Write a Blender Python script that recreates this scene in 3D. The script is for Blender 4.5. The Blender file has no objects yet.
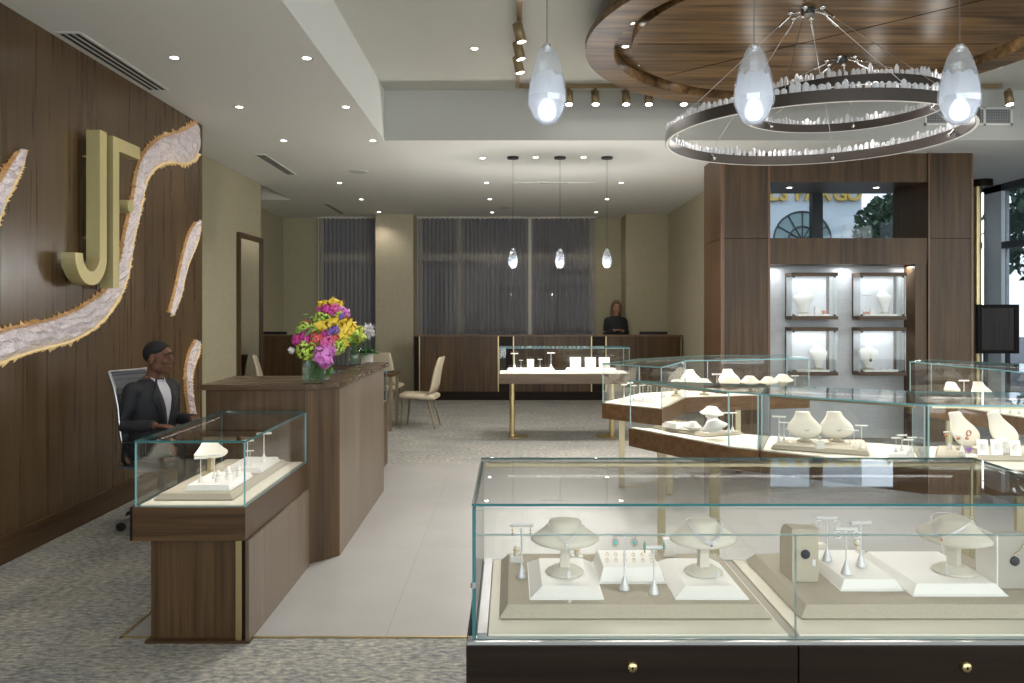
import bpy, math, random
from mathutils import Matrix, Vector
PI = math.pi
S = bpy.context.scene
COL = S.collection
F, CX, CY, CAMZ = 796.0, 510.5, 312.5, 1.55

def at(px, py, z):
    """the point at height z seen in the photograph at (px, py)"""
    Y = (CAMZ - z) * F / (py - CY)
    return ((px - CX) / F * Y, Y)

def px_x(px, Y): return (px - CX) / F * Y
def py_z(py, Y): return CAMZ - (py - CY) / F * Y

# ------------------------------------------------------------------ mesh builder
class MB:
    def __init__(s):
        s.v, s.f, s.m, s.X, s.sm = [], [], [], Matrix.Identity(4), []
    def add(s, vs, fs, m=0, smooth=False):
        b = len(s.v)
        s.v += [tuple(s.X @ Vector(p)) for p in vs]
        for k, f in enumerate(fs):
            s.f.append(tuple(b + i for i in f))
            s.m.append(m[k] if isinstance(m, (list, tuple)) else m)
            s.sm.append(smooth)
        return s
    def box(s, x0, x1, y0, y1, z0, z1, m=0):
        v = [(x, y, z) for z in (z0, z1) for y in (y0, y1) for x in (x0, x1)]
        return s.add(v, [(0, 2, 3, 1), (4, 5, 7, 6), (0, 1, 5, 4), (2, 6, 7, 3), (0, 4, 6, 2), (1, 3, 7, 5)], m)
    def prism(s, poly, z0, z1, m=0, mtop=None, mbot=None):
        n = len(poly)
        a = sum(poly[i][0] * poly[(i + 1) % n][1] - poly[(i + 1) % n][0] * poly[i][1] for i in range(n))
        if a < 0: poly = poly[::-1]
        v = [(x, y, z0) for x, y in poly] + [(x, y, z1) for x, y in poly]
        f = [(i, (i + 1) % n, n + (i + 1) % n, n + i) for i in range(n)] + [tuple(range(n, 2 * n)), tuple(range(n - 1, -1, -1))]
        return s.add(v, f, [m] * n + [m if mtop is None else mtop, m if mbot is None else mbot])
    def rings(s, rs, m=0, cap=True, smooth=True, closed=True):
        n = len(rs[0]); v = [p for r in rs for p in r]; f = []
        for k in range(len(rs) - 1):
            for i in range(n if closed else n - 1):
                j = (i + 1) % n
                f.append((k * n + i, k * n + j, (k + 1) * n + j, (k + 1) * n + i))
        s.add(v, f, m, smooth)
        if cap and closed:
            s.add(list(rs[0]), [tuple(range(n - 1, -1, -1))], m)
            s.add(list(rs[-1]), [tuple(range(n))], m)
        return s
    def lathe(s, prof, c=(0, 0, 0), n=24, m=0, sx=1, sy=1, smooth=True, cap=True, ph=0):
        rs = [[(c[0] + r * sx * math.cos(ph + 2 * PI * i / n), c[1] + r * sy * math.sin(ph + 2 * PI * i / n), c[2] + z) for i in range(n)] for r, z in prof]
        return s.rings(rs, m, cap, smooth)
    def tube(s, pts, r, n=8, m=0, smooth=True):
        pts = [Vector(p) for p in pts]; rr = r if isinstance(r, (list, tuple)) else [r] * len(pts)
        rs, prev = [], None
        for i, p in enumerate(pts):
            d = (pts[min(i + 1, len(pts) - 1)] - pts[max(i - 1, 0)]).normalized()
            u = d.cross(prev if prev is not None and abs(d.dot(prev)) < .98 else (Vector((0, 0, 1)) if abs(d.z) < .9 else Vector((1, 0, 0)))).normalized()
            if prev is None: prev = d.cross(u).normalized(); u = d.cross(prev).normalized()
            w = d.cross(u)
            prev = (w - d * w.dot(d)).normalized() * -1
            rs.append([tuple(p + (u * math.cos(2 * PI * k / n) + w * math.sin(2 * PI * k / n)) * rr[i]) for k in range(n)])
        # keep rings aligned
        for i in range(1, len(rs)):
            a = Vector(rs[i - 1][0]); k = min(range(n), key=lambda q: (Vector(rs[i][q]) - a).length)
            rs[i] = rs[i][k:] + rs[i][:k]
            if (Vector(rs[i][1]) - Vector(rs[i - 1][1])).length > (Vector(rs[i][-1]) - Vector(rs[i - 1][1])).length:
                rs[i] = [rs[i][0]] + rs[i][1:][::-1]
        return s.rings(rs, m, True, smooth)
    def ell(s, c, r, n=14, k=9, m=0, R=None):
        vs, fs = [], []
        for i in range(k + 1):
            t = PI * i / k
            for j in range(n):
                a = 2 * PI * j / n
                p = Vector((r[0] * math.sin(t) * math.cos(a), r[1] * math.sin(t) * math.sin(a), -r[2] * math.cos(t)))
                if R is not None: p = R @ p
                vs.append(tuple(p + Vector(c)))
        for i in range(k):
            for j in range(n):
                q = (j + 1) % n
                fs.append((i * n + j, i * n + q, (i + 1) * n + q, (i + 1) * n + j))
        return s.add(vs, fs, m, True)
    def frustum(s, x0, x1, y0, y1, z0, z1, b, m=0):
        v = [(x0, y0, z0), (x1, y0, z0), (x1, y1, z0), (x0, y1, z0), (x0 + b, y0 + b, z1), (x1 - b, y0 + b, z1), (x1 - b, y1 - b, z1), (x0 + b, y1 - b, z1)]
        return s.add(v, [(3, 2, 1, 0), (4, 5, 6, 7), (0, 1, 5, 4), (1, 2, 6, 5), (2, 3, 7, 6), (3, 0, 4, 7)], m)
    def slab(s, p, q, z0, z1, t, m=0, medge=1):
        """upright sheet from p to q, thickness t, faces m and edges medge"""
        d = Vector((q[0] - p[0], q[1] - p[1])).normalized(); n = Vector((-d.y, d.x)) * t / 2
        P = [(p[0] - n.x, p[1] - n.y), (q[0] - n.x, q[1] - n.y), (q[0] + n.x, q[1] + n.y), (p[0] + n.x, p[1] + n.y)]
        v = [(x, y, z) for z in (z0, z1) for x, y in P]
        return s.add(v, [(0, 1, 5, 4), (2, 3, 7, 6), (1, 2, 6, 5), (3, 0, 4, 7), (3, 2, 1, 0), (4, 5, 6, 7)], [m, m, medge, medge, medge, medge])
    def build(s, name, mats, parent=None, bevel=0, world=True, label=None, mods=None):
        off = Vector((0, 0, 0))
        if parent is not None and world:
            p = parent
            while p is not None: off += p.location; p = p.parent
        me = bpy.data.meshes.new(name)
        me.from_pydata([tuple(Vector(p) - off) for p in s.v], [], s.f)
        for mt in (mats if isinstance(mats, (list, tuple)) else [mats]): me.materials.append(mt)
        me.polygons.foreach_set('material_index', s.m)
        me.polygons.foreach_set('use_smooth', s.sm)
        me.update()
        o = bpy.data.objects.new(name, me); COL.objects.link(o)
        if parent is not None: o.parent = parent
        if bevel:
            b = o.modifiers.new('bevel', 'BEVEL'); b.width = bevel; b.segments = 2; b.limit_method = 'ANGLE'; b.angle_limit = .6
            b.harden_normals = False
        if label: o['label'] = label
        return o

def tag(o, label, cat, group=None, kind=None):
    if label: o['label'] = label
    if cat: o['category'] = cat
    if group: o['group'] = group
    if kind: o['kind'] = kind
    return o
def thing(name, label, cat, loc=(0, 0, 0), rz=0, group=None):
    o = bpy.data.objects.new(name, None); COL.objects.link(o); o.empty_display_size = .05
    o.location = loc; o.rotation_euler = (0, 0, rz)
    return tag(o, label, cat, group)
def struct(name, mb, mats, bevel=0, parent=None, label=None):
    o = mb.build(name, mats, parent, bevel)
    o['kind'] = 'structure'
    if label: o['label'] = label
    return o
def dup(root, loc, rz=0, label=None, group=None, scale=None, rot=None):
    r = root.copy(); COL.objects.link(r); r.location = loc
    r.rotation_euler = rot if rot else (0, 0, rz)
    if scale: r.scale = (scale,) * 3 if not isinstance(scale, (tuple, list)) else scale
    if label: r['label'] = label
    if group: r['group'] = group
    for ch in list(root.children):
        c = ch.copy(); COL.objects.link(c); c.parent = r
        for g in list(ch.children):
            d = g.copy(); COL.objects.link(d); d.parent = c
    return r
class Proto:
    """first placement moves the source itself, later ones copy it"""
    made = []
    def __init__(s, root): s.root, s.used = root, False; Proto.made.append(s)
    def put(s, x, y, z, rz=0, label=None, group=None, scale=None, rot=None):
        if not s.used:
            s.used = True; r = s.root; r.location = (x, y, z); r.rotation_euler = rot if rot else (0, 0, rz)
            r.scale = ((scale,) * 3 if not isinstance(scale, (tuple, list)) else scale) if scale else (1, 1, 1)
            if label: r['label'] = label
            if group: r['group'] = group
            elif 'group' in r: del r['group']
            return r
        n = dup(s.root, (x, y, z), rz, label, group, scale if scale else 1, rot)
        if not group and 'group' in n: del n['group']
        return n

# ------------------------------------------------------------------ materials
def newmat(name):
    m = bpy.data.materials.new(name); m.use_nodes = True
    nt = m.node_tree; nt.nodes.clear()
    out = nt.nodes.new('ShaderNodeOutputMaterial')
    return m, nt, out
def N(nt, typ, **kw):
    n = nt.nodes.new(typ)
    for k, v in kw.items():
        if k in n.inputs.keys(): n.inputs[k].default_value = v
        else: setattr(n, k, v)
    return n
def L(nt, a, b): nt.links.new(a, b)
def c4(c): return (c[0], c[1], c[2], 1)
def pmat(name, col, rough=.5, metal=0, spec=.5, var=0, scale=30, bump=0, bscale=200, emit=None, es=0, trans=0, sheen=0, coat=0):
    m, nt, out = newmat(name)
    p = N(nt, 'ShaderNodeBsdfPrincipled', Roughness=rough, Metallic=metal)
    p.inputs['Specular IOR Level'].default_value = spec
    p.inputs['Base Color'].default_value = c4(col)
    tc = N(nt, 'ShaderNodeTexCoord')
    if var:
        n = N(nt, 'ShaderNodeTexNoise', Scale=scale, Detail=4)
        L(nt, tc.outputs['Object'], n.inputs['Vector'])
        mx = N(nt, 'ShaderNodeMix', data_type='RGBA')
        mx.inputs[6].default_value = c4([x * (1 - var) for x in col]); mx.inputs[7].default_value = c4([min(1, x * (1 + var)) for x in col])
        L(nt, n.outputs['Fac'], mx.inputs[0]); L(nt, mx.outputs[2], p.inputs['Base Color'])
    if bump:
        n = N(nt, 'ShaderNodeTexNoise', Scale=bscale, Detail=3); L(nt, tc.outputs['Object'], n.inputs['Vector'])
        b = N(nt, 'ShaderNodeBump', Strength=bump, Distance=.002); L(nt, n.outputs['Fac'], b.inputs['Height']); L(nt, b.outputs['Normal'], p.inputs['Normal'])
    if emit: p.inputs['Emission Color'].default_value = c4(emit); p.inputs['Emission Strength'].default_value = es
    if trans: p.inputs['Transmission Weight'].default_value = trans
    if sheen: p.inputs['Sheen Weight'].default_value = sheen
    if coat: p.inputs['Coat Weight'].default_value = coat; p.inputs['Coat Roughness'].default_value = .12
    L(nt, p.outputs[0], out.inputs[0])
    return m
def wood(name, dark, light, axis='z', rough=.34, fine=1.0, spec=.3, lo=.36, hi=.72):
    m, nt, out = newmat(name)
    p = N(nt, 'ShaderNodeBsdfPrincipled', Roughness=rough); p.inputs['Specular IOR Level'].default_value = spec
    g = N(nt, 'ShaderNodeNewGeometry')
    def grain(sc, det, dist):
        mp = N(nt, 'ShaderNodeMapping')
        lo, hi = sc
        mp.inputs['Scale'].default_value = {'z': (hi, hi, lo), 'x': (lo, hi, hi), 'y': (hi, lo, hi)}[axis]
        L(nt, g.outputs['Position'], mp.inputs['Vector'])
        n = N(nt, 'ShaderNodeTexNoise', Scale=1, Detail=det, Distortion=dist); L(nt, mp.outputs[0], n.inputs['Vector'])
        return n.outputs['Fac']
    a, b, c = grain((.9, 26 * fine), 5, .35), grain((3, 130 * fine), 3, .1), grain((.35, 2.2), 2, .6)
    add = N(nt, 'ShaderNodeMath', operation='MULTIPLY_ADD'); add.inputs[1].default_value = .55; L(nt, a, add.inputs[0])
    k = N(nt, 'ShaderNodeMath', operation='MULTIPLY'); k.inputs[1].default_value = .25; L(nt, b, k.inputs[0]); L(nt, k.outputs[0], add.inputs[2])
    ad2 = N(nt, 'ShaderNodeMath', operation='MULTIPLY_ADD'); ad2.inputs[1].default_value = .3; L(nt, c, ad2.inputs[0]); L(nt, add.outputs[0], ad2.inputs[2])
    r = N(nt, 'ShaderNodeValToRGB'); r.color_ramp.elements[0].position = lo; r.color_ramp.elements[1].position = hi
    r.color_ramp.elements[0].color = c4(dark); r.color_ramp.elements[1].color = c4(light)
    L(nt, ad2.outputs[0], r.inputs[0]); L(nt, r.outputs[0], p.inputs['Base Color'])
    rr = N(nt, 'ShaderNodeMapRange'); rr.inputs[3].default_value = rough - .06; rr.inputs[4].default_value = rough + .1
    L(nt, a, rr.inputs[0]); L(nt, rr.outputs[0], p.inputs['Roughness'])
    bp = N(nt, 'ShaderNodeBump', Strength=.06, Distance=.002); L(nt, b, bp.inputs['Height']); L(nt, bp.outputs[0], p.inputs['Normal'])
    L(nt, p.outputs[0], out.inputs[0])
    return m
def glass(name, tint=(.985, .992, .988), refl=1.0, rough=0.0):
    m, nt, out = newmat(name)
    t = N(nt, 'ShaderNodeBsdfTransparent'); t.inputs[0].default_value = c4(tint)
    gl = N(nt, 'ShaderNodeBsdfGlossy', Roughness=rough)
    fr = N(nt, 'ShaderNodeFresnel'); gm = N(nt, 'ShaderNodeNewGeometry'); io = N(nt, 'ShaderNodeMix')
    io.inputs[2].default_value = 1.45; io.inputs[3].default_value = 1 / 1.45     # the same reflection on the way out as on the way in
    L(nt, gm.outputs['Backfacing'], io.inputs[0]); L(nt, io.outputs[0], fr.inputs['IOR'])
    mu = N(nt, 'ShaderNodeMath', operation='MULTIPLY'); mu.inputs[1].default_value = refl
    L(nt, fr.outputs[0], mu.inputs[0])
    mx = N(nt, 'ShaderNodeMixShader'); L(nt, mu.outputs[0], mx.inputs[0]); L(nt, t.outputs[0], mx.inputs[1]); L(nt, gl.outputs[0], mx.inputs[2])
    L(nt, mx.outputs[0], out.inputs[0])
    return m
def emis(name, col, st):
    m, nt, out = newmat(name)
    e = N(nt, 'ShaderNodeEmission', Strength=st); e.inputs[0].default_value = c4(col); L(nt, e.outputs[0], out.inputs[0])
    return m
def tmix(name, col, tcol, fac, rough=.6, emit=0, gloss=0):
    """sheer cloth or frosted glass: part diffuse and translucent, part clear"""
    m, nt, out = newmat(name)
    d = N(nt, 'ShaderNodeBsdfDiffuse'); d.inputs[0].default_value = c4(col)
    tl = N(nt, 'ShaderNodeBsdfTranslucent'); tl.inputs[0].default_value = c4(col)
    a = N(nt, 'ShaderNodeMixShader'); a.inputs[0].default_value = .45; L(nt, d.outputs[0], a.inputs[1]); L(nt, tl.outputs[0], a.inputs[2])
    t = N(nt, 'ShaderNodeBsdfTransparent'); t.inputs[0].default_value = c4(tcol)
    b = N(nt, 'ShaderNodeMixShader'); b.inputs[0].default_value = fac; L(nt, a.outputs[0], b.inputs[1]); L(nt, t.outputs[0], b.inputs[2])
    last = b
    if gloss:
        g = N(nt, 'ShaderNodeBsdfGlossy', Roughness=.08); q = N(nt, 'ShaderNodeMixShader'); q.inputs[0].default_value = gloss
        L(nt, last.outputs[0], q.inputs[1]); L(nt, g.outputs[0], q.inputs[2]); last = q
    if emit:
        e = N(nt, 'ShaderNodeEmission', Strength=emit); e.inputs[0].default_value = (.9, .95, 1, 1)
        q = N(nt, 'ShaderNodeAddShader'); L(nt, last.outputs[0], q.inputs[0]); L(nt, e.outputs[0], q.inputs[1]); last = q
    L(nt, last.outputs[0], out.inputs[0])
    return m

W_WALL = wood('walnut wall', (.040, .022, .0095), (.160, .098, .046), 'z', .27, .9, .4, .33, .78)
W_V = wood('walnut upright', (.030, .016, .0075), (.122, .070, .031), 'z', .36)
W_X = wood('walnut lengthwise', (.030, .0155, .007), (.118, .066, .029), 'x', .36)
W_Y = wood('walnut along depth', (.030, .0155, .007), (.118, .066, .029), 'y', .36)
W_TOP = wood('walnut counter top', (.035, .019, .010), (.105, .060, .031), 'x', .24)
W_DISC = wood('walnut ceiling disc', (.026, .014, .006), (.24, .145, .066), 'x', .33, .6, .2, .42, .66)
W_DARK = wood('dark espresso wood', (.006, .003, .0015), (.020, .011, .006), 'x', .4, 1, .15)
W_RING = pmat('bronze ring', (.06, .048, .042), .35, .5)
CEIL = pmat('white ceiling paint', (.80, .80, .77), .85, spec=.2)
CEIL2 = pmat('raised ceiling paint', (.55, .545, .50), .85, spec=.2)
BRASS = pmat('brushed brass', (.60, .47, .24), .32, 1.0, var=.06, scale=60)
BRASS_P = pmat('champagne brass', (.62, .53, .34), .35, 1.0)
GOLDL = pmat('satin gold lettering', (.52, .45, .22), .45, .35)
STEEL = pmat('brushed steel', (.62, .62, .62), .3, 1.0)
CHROME = pmat('chrome', (.8, .8, .8), .12, 1.0)
BLACK = pmat('black plastic', (.012, .012, .013), .4)
NAVY = pmat('black disc', (.008, .009, .016), .5)
CREAM = pmat('cream leatherette', (.78, .73, .62), .6, bump=.12, bscale=350)
WHITE = pmat('white leatherette', (.80, .78, .74), .55, bump=.1, bscale=350)
LINEN = pmat('beige linen', (.43, .385, .30), .9, var=.16, scale=260, bump=.4, bscale=420)
BUSTM = pmat('linen bust cloth', (.60, .56, .48), .85, var=.08, scale=300, bump=.25, bscale=420)
DECK = pmat('cream deck', (.80, .75, .62), .6)
GLASS = glass('clear glass')
GEDGE = pmat('green glass edge', (.20, .45, .47), .08, spec=.8)
GEDGE_D = pmat('deep green glass edge', (.035, .15, .16), .08, spec=.8)
GEDGE2 = pmat('pale glass edge', (.42, .60, .60), .1, spec=.8)
SILVER = pmat('silver', (.72, .72, .73), .3, .45)
GOLD = pmat('gold', (.75, .52, .2), .25, 1.0)
# ------------------------------------------------------------------ room materials
def carpet_mat():
    m, nt, out = newmat('woven carpet')
    p = N(nt, 'ShaderNodeBsdfPrincipled', Roughness=.95); p.inputs['Specular IOR Level'].default_value = .1
    g = N(nt, 'ShaderNodeNewGeometry')
    mp = N(nt, 'ShaderNodeMapping'); mp.inputs['Scale'].default_value = (22, 48, 1); L(nt, g.outputs['Position'], mp.inputs['Vector'])
    n = N(nt, 'ShaderNodeTexNoise', Scale=1, Detail=3, Roughness=.65); L(nt, mp.outputs[0], n.inputs['Vector'])
    v = N(nt, 'ShaderNodeTexVoronoi', Scale=95); L(nt, g.outputs['Position'], v.inputs['Vector'])
    mp2 = N(nt, 'ShaderNodeMapping'); mp2.inputs['Scale'].default_value = (2.2, 3.2, 1); L(nt, g.outputs['Position'], mp2.inputs['Vector'])
    n2 = N(nt, 'ShaderNodeTexNoise', Scale=1, Detail=3); L(nt, mp2.outputs[0], n2.inputs['Vector'])
    r = N(nt, 'ShaderNodeValToRGB'); e = r.color_ramp.elements
    e[0].position = .34; e[0].color = (.19, .196, .202, 1); e[1].position = .68; e[1].color = (.55, .50, .405, 1)
    q = e.new(.5); q.color = (.325, .322, .308, 1)
    L(nt, n.outputs['Fac'], r.inputs[0])
    hs = N(nt, 'ShaderNodeMix', data_type='RGBA', blend_type='MULTIPLY'); hs.inputs[0].default_value = .35
    r2 = N(nt, 'ShaderNodeValToRGB'); r2.color_ramp.elements[0].position = .0; r2.color_ramp.elements[1].position = .5
    r2.color_ramp.elements[0].color = (1.1, 1.1, 1.1, 1); r2.color_ramp.elements[1].color = (.55, .55, .55, 1)
    L(nt, v.outputs['Distance'], r2.inputs[0]); L(nt, r.outputs[0], hs.inputs[6]); L(nt, r2.outputs[0], hs.inputs[7])
    h2 = N(nt, 'ShaderNodeMix', data_type='RGBA', blend_type='MULTIPLY'); h2.inputs[0].default_value = 1
    r3 = N(nt, 'ShaderNodeValToRGB'); r3.color_ramp.elements[0].position = .35; r3.color_ramp.elements[1].position = .65
    r3.color_ramp.elements[0].color = (.86, .88, .9, 1); r3.color_ramp.elements[1].color = (1.06, 1.04, 1.0, 1)
    L(nt, n2.outputs['Fac'], r3.inputs[0]); L(nt, hs.outputs[2], h2.inputs[6]); L(nt, r3.outputs[0], h2.inputs[7])
    L(nt, h2.outputs[2], p.inputs['Base Color'])
    b = N(nt, 'ShaderNodeBump', Strength=.5, Distance=.006); L(nt, n.outputs['Fac'], b.inputs['Height']); L(nt, b.outputs[0], p.inputs['Normal'])
    L(nt, p.outputs[0], out.inputs[0]); return m
def tile_mat():
    m, nt, out = newmat('honed porcelain tile')
    p = N(nt, 'ShaderNodeBsdfPrincipled', Roughness=.38); p.inputs['Specular IOR Level'].default_value = .4
    g = N(nt, 'ShaderNodeNewGeometry')
    mp = N(nt, 'ShaderNodeMapping'); mp.inputs['Location'].default_value = (.596 + 7.25, -3.8 + 14.47, 0); L(nt, g.outputs['Position'], mp.inputs['Vector'])
    b = N(nt, 'ShaderNodeTexBrick', Scale=1); b.offset = 0; b.squash = 1
    b.inputs['Brick Width'].default_value = .725; b.inputs['Row Height'].default_value = 1.447; b.inputs['Mortar Size'].default_value = .0035
    b.inputs['Color1'].default_value = (.345, .337, .325, 1); b.inputs['Color2'].default_value = (.332, .325, .314, 1); b.inputs['Mortar'].default_value = (.29, .278, .265, 1)
    L(nt, mp.outputs[0], b.inputs['Vector'])
    n = N(nt, 'ShaderNodeTexNoise', Scale=2.2, Detail=5); L(nt, g.outputs['Position'], n.inputs['Vector'])
    mx = N(nt, 'ShaderNodeMix', data_type='RGBA', blend_type='MULTIPLY'); mx.inputs[0].default_value = 1
    r = N(nt, 'ShaderNodeValToRGB'); r.color_ramp.elements[0].position = .3; r.color_ramp.elements[1].position = .7
    r.color_ramp.elements[0].color = (.93, .92, .91, 1); r.color_ramp.elements[1].color = (1.03, 1.03, 1.03, 1)
    L(nt, n.outputs['Fac'], r.inputs[0]); L(nt, b.outputs['Color'], mx.inputs[6]); L(nt, r.outputs[0], mx.inputs[7]); L(nt, mx.outputs[2], p.inputs['Base Color'])
    L(nt, p.outputs[0], out.inputs[0]); return m
def grass_mat(name, col):
    m, nt, out = newmat(name)
    p = N(nt, 'ShaderNodeBsdfPrincipled', Roughness=.75); p.inputs['Specular IOR Level'].default_value = .25
    g = N(nt, 'ShaderNodeNewGeometry')
    fs = []
    for sc in ((160, 160, 6), (5, 5, 260)):
        mp = N(nt, 'ShaderNodeMapping'); mp.inputs['Scale'].default_value = sc; L(nt, g.outputs['Position'], mp.inputs['Vector'])
        n = N(nt, 'ShaderNodeTexNoise', Scale=1, Detail=3); L(nt, mp.outputs[0], n.inputs['Vector']); fs.append(n.outputs['Fac'])
    a = N(nt, 'ShaderNodeMath', operation='ADD'); L(nt, fs[0], a.inputs[0]); L(nt, fs[1], a.inputs[1])
    mr = N(nt, 'ShaderNodeMapRange'); mr.inputs[1].default_value = .7; mr.inputs[2].default_value = 1.3; L(nt, a.outputs[0], mr.inputs[0])
    mx = N(nt, 'ShaderNodeMix', data_type='RGBA'); mx.inputs[6].default_value = c4([x * .86 for x in col]); mx.inputs[7].default_value = c4([x * 1.12 for x in col])
    L(nt, mr.outputs[0], mx.inputs[0]); L(nt, mx.outputs[2], p.inputs['Base Color']); L(nt, p.outputs[0], out.inputs[0]); return m
CARPET, TILE = carpet_mat(), tile_mat()
OLIVE = grass_mat('olive grasscloth', (.43, .39, .265))
BEIGEW = grass_mat('beige grasscloth', (.48, .43, .31))
GREYW = grass_mat('silver linen wall', (.46, .47, .48))
FRAMEW = pmat('window frame paint', (.74, .70, .60), .5)
PALEF = pmat('pale window frame', (.70, .74, .76), .4)
DARKF = pmat('dark window frame', (.05, .055, .06), .4)
WGLASS = glass('tinted window glass', (.52, .56, .60), 1.0)
BGLASS = glass('dark back glazing', (.30, .30, .315), 1.0)
FGLASS = glass('storefront glass', (.95, .97, .97), 1.0)

ZC, ZR = 3.463, 4.02
struct('floor', MB().box(-5, 7.8, -3.3, 16.6, -.12, 0), CARPET)
t = MB().box(-1.838, 6.4, 3.80, 8.155, -.05, .003); struct('floor_tiles', t, TILE)
t = MB(); t.box(-1.86, 6.4, 3.788, 3.80, -.02, .006).box(-1.862, -1.85, 3.788, 8.155, -.02, .006); struct('trim_1', t, BRASS)
# ceilings
t = MB(); t.box(-5, -1.400, -3.1, 8.85, ZC, 4.3); t.box(-3.72, 3.3, 8.85, 16.6, ZC, 4.3); t.box(3.3, 7.8, 8.85, 12.45, ZC, 4.3); t.box(-5, -3.72, 8.85, 12.0, ZC, 4.3); t.box(-5, -3.72, 13.5, 16.6, ZC, 4.3)
t.box(-5, -3.72, 12.0, 13.5, ZC + .35, 4.3)
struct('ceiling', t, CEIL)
struct('bulkhead_shade_facing', MB().box(-1.399, 7.8, 8.838, 8.8495, ZC + .001, ZR - .001), pmat('shade darkened bulkhead', (.50, .50, .47), .85, spec=.2))  # thin facing coloured darker than the white bulkhead to offset strong front light
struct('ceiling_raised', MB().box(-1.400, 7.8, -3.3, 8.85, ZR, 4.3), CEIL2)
# walls
struct('wall_left', MB().box(-3.74, -3.148, -3.3, 8.13, 0, ZC), W_WALL)
t = MB(); t.box(-3.148, -3.128, -3.3, 8.13, 0, .155).box(-3.148, -3.122, -3.3, 8.13, .155, .168).box(-3.148, -3.118, -3.3, 8.13, 0, .10)
struct('baseboard_left', t, W_Y)
struct('wall_left_recess', MB().box(-4.9, -3.72, 8.13, 11.86, 0, ZC), OLIVE)
struct('wall_left_rear', MB().box(-5, -4.60, 11.86, 16.3, 0, ZC + .3), OLIVE)
t = MB(); t.box(-4.6, -3.90, 16.1, 16.4, 0, ZC); t.box(-2.72, -1.9, 16.1, 16.4, 0, ZC); t.box(1.72, 3.3, 16.1, 16.4, 0, ZC); t.box(-3.90, 1.72, 16.1, 16.4, 0, .35); struct('wall_back', t, OLIVE)
struct('wall_back_column', MB().box(-2.62, -1.89, 15.46, 16.1, 0, ZC), BEIGEW)
t = MB(); t.box(2.24, 3.08, 15.45, 16.1, 0, ZC); struct('wall_back_pier', t, OLIVE)
struct('wall_right_rear', MB().box(3.06, 3.25, 10.46, 16.3, 0, ZC), BEIGEW)
t = MB(); t.box(-5, 7.8, -3.3, -3.1, 0, .25).box(-5, 7.8, -3.3, -3.1, 3.9, 4.3).box(-5, -3.0, -3.3, -3.1, .25, 3.9).box(7.2, 7.8, -3.3, -3.1, .25, 3.9); struct('wall_front', t, BEIGEW)
r = bpy.data.objects.new('window_5', None); COL.objects.link(r); r.location = (2, -3.2, .25); r['kind'] = 'structure'
m = MB()
for x in (-2.95, -.4, 2.1, 4.6, 7.15): m.box(x - .05, x + .05, -3.27, -3.13, .25, 3.9)
m.box(-3, 7.2, -3.26, -3.14, 2.6, 2.7); m.build('window_frame', DARKF, r)
MB().box(-3, 7.2, -3.206, -3.194, .25, 3.9).build('pane', FGLASS, r)
# windows behind the curtains
def window(name, x0, x1, bars, y=16.15):
    r = bpy.data.objects.new(name, None); COL.objects.link(r); r.location = ((x0 + x1) / 2, y, .35); r['kind'] = 'structure'
    m = MB(); m.box(x0, x1, y - .03, y + .04, 2.60, 2.74).box(x0, x1, y - .03, y + .04, .35, .42)
    for b in bars: m.box(b - .06, b + .06, y - .035, y + .05, .35, ZC)
    m.build('window_frame', FRAMEW, r)
    MB().box(x0, x1, y, y + .012, .35, ZC).build('pane', BGLASS, r)
window('window_1', -3.90, -2.72, (-3.84,))
window('window_2', -1.9, 1.72, (-1.03, .40, 1.66, -1.84))
# right-hand rear glazing and right-hand side glazing
r = bpy.data.objects.new('window_3', None); COL.objects.link(r); r.location = (5.2, 12.35, 0); r['kind'] = 'structure'
m = MB()
for x, w in ((3.35, .1), (4.74, .16), (6.1, .1), (7.22, .10)): m.box(x - w / 2, x + w / 2, 12.28, 12.42, 0, ZC)
m.box(3.25, 7.3, 12.28, 12.42, 0, .12).box(3.25, 7.3, 12.28, 12.42, ZC - .06, ZC); m.build('window_frame', DARKF, r)
MB().box(6.1, 7.3, 12.30, 12.40, 2.54, 2.63).build('transom', PALEF, r)
MB().box(3.25, 7.3, 12.34, 12.352, 0, ZC).build('pane', WGLASS, r)
r = bpy.data.objects.new('window_4', None); COL.objects.link(r); r.location = (7.34, 6, 0); r['kind'] = 'structure'
m = MB(); m.box(7.3, 7.42, 11.84, 12.28, 0, ZC).box(7.3, 7.42, 8.6, 8.7, 0, ZC).box(7.3, 7.42, 5.2, 5.3, 0, ZC).box(7.3, 7.42, 1.6, 1.7, 0, ZC); m.build('window_frame', PALEF, r)
m = MB(); m.box(7.3, 7.42, -3.1, 11.84, 2.50, 2.60).box(7.3, 7.42, -3.1, 11.84, 0, .1).box(7.3, 7.46, -3.1, 12.28, 3.36, ZC); m.build('transom', DARKF, r)
MB().box(7.36, 7.372, 8.65, 11.84, .1, 3.36).build('pane', WGLASS, r)
MB().box(7.36, 7.372, -3.1, 8.648, .1, 3.36).build('pane', FGLASS, r)
struct('wall_right', MB().box(7.3, 7.8, -3.3, 8.85, 3.463, 4.2), CEIL)

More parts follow.
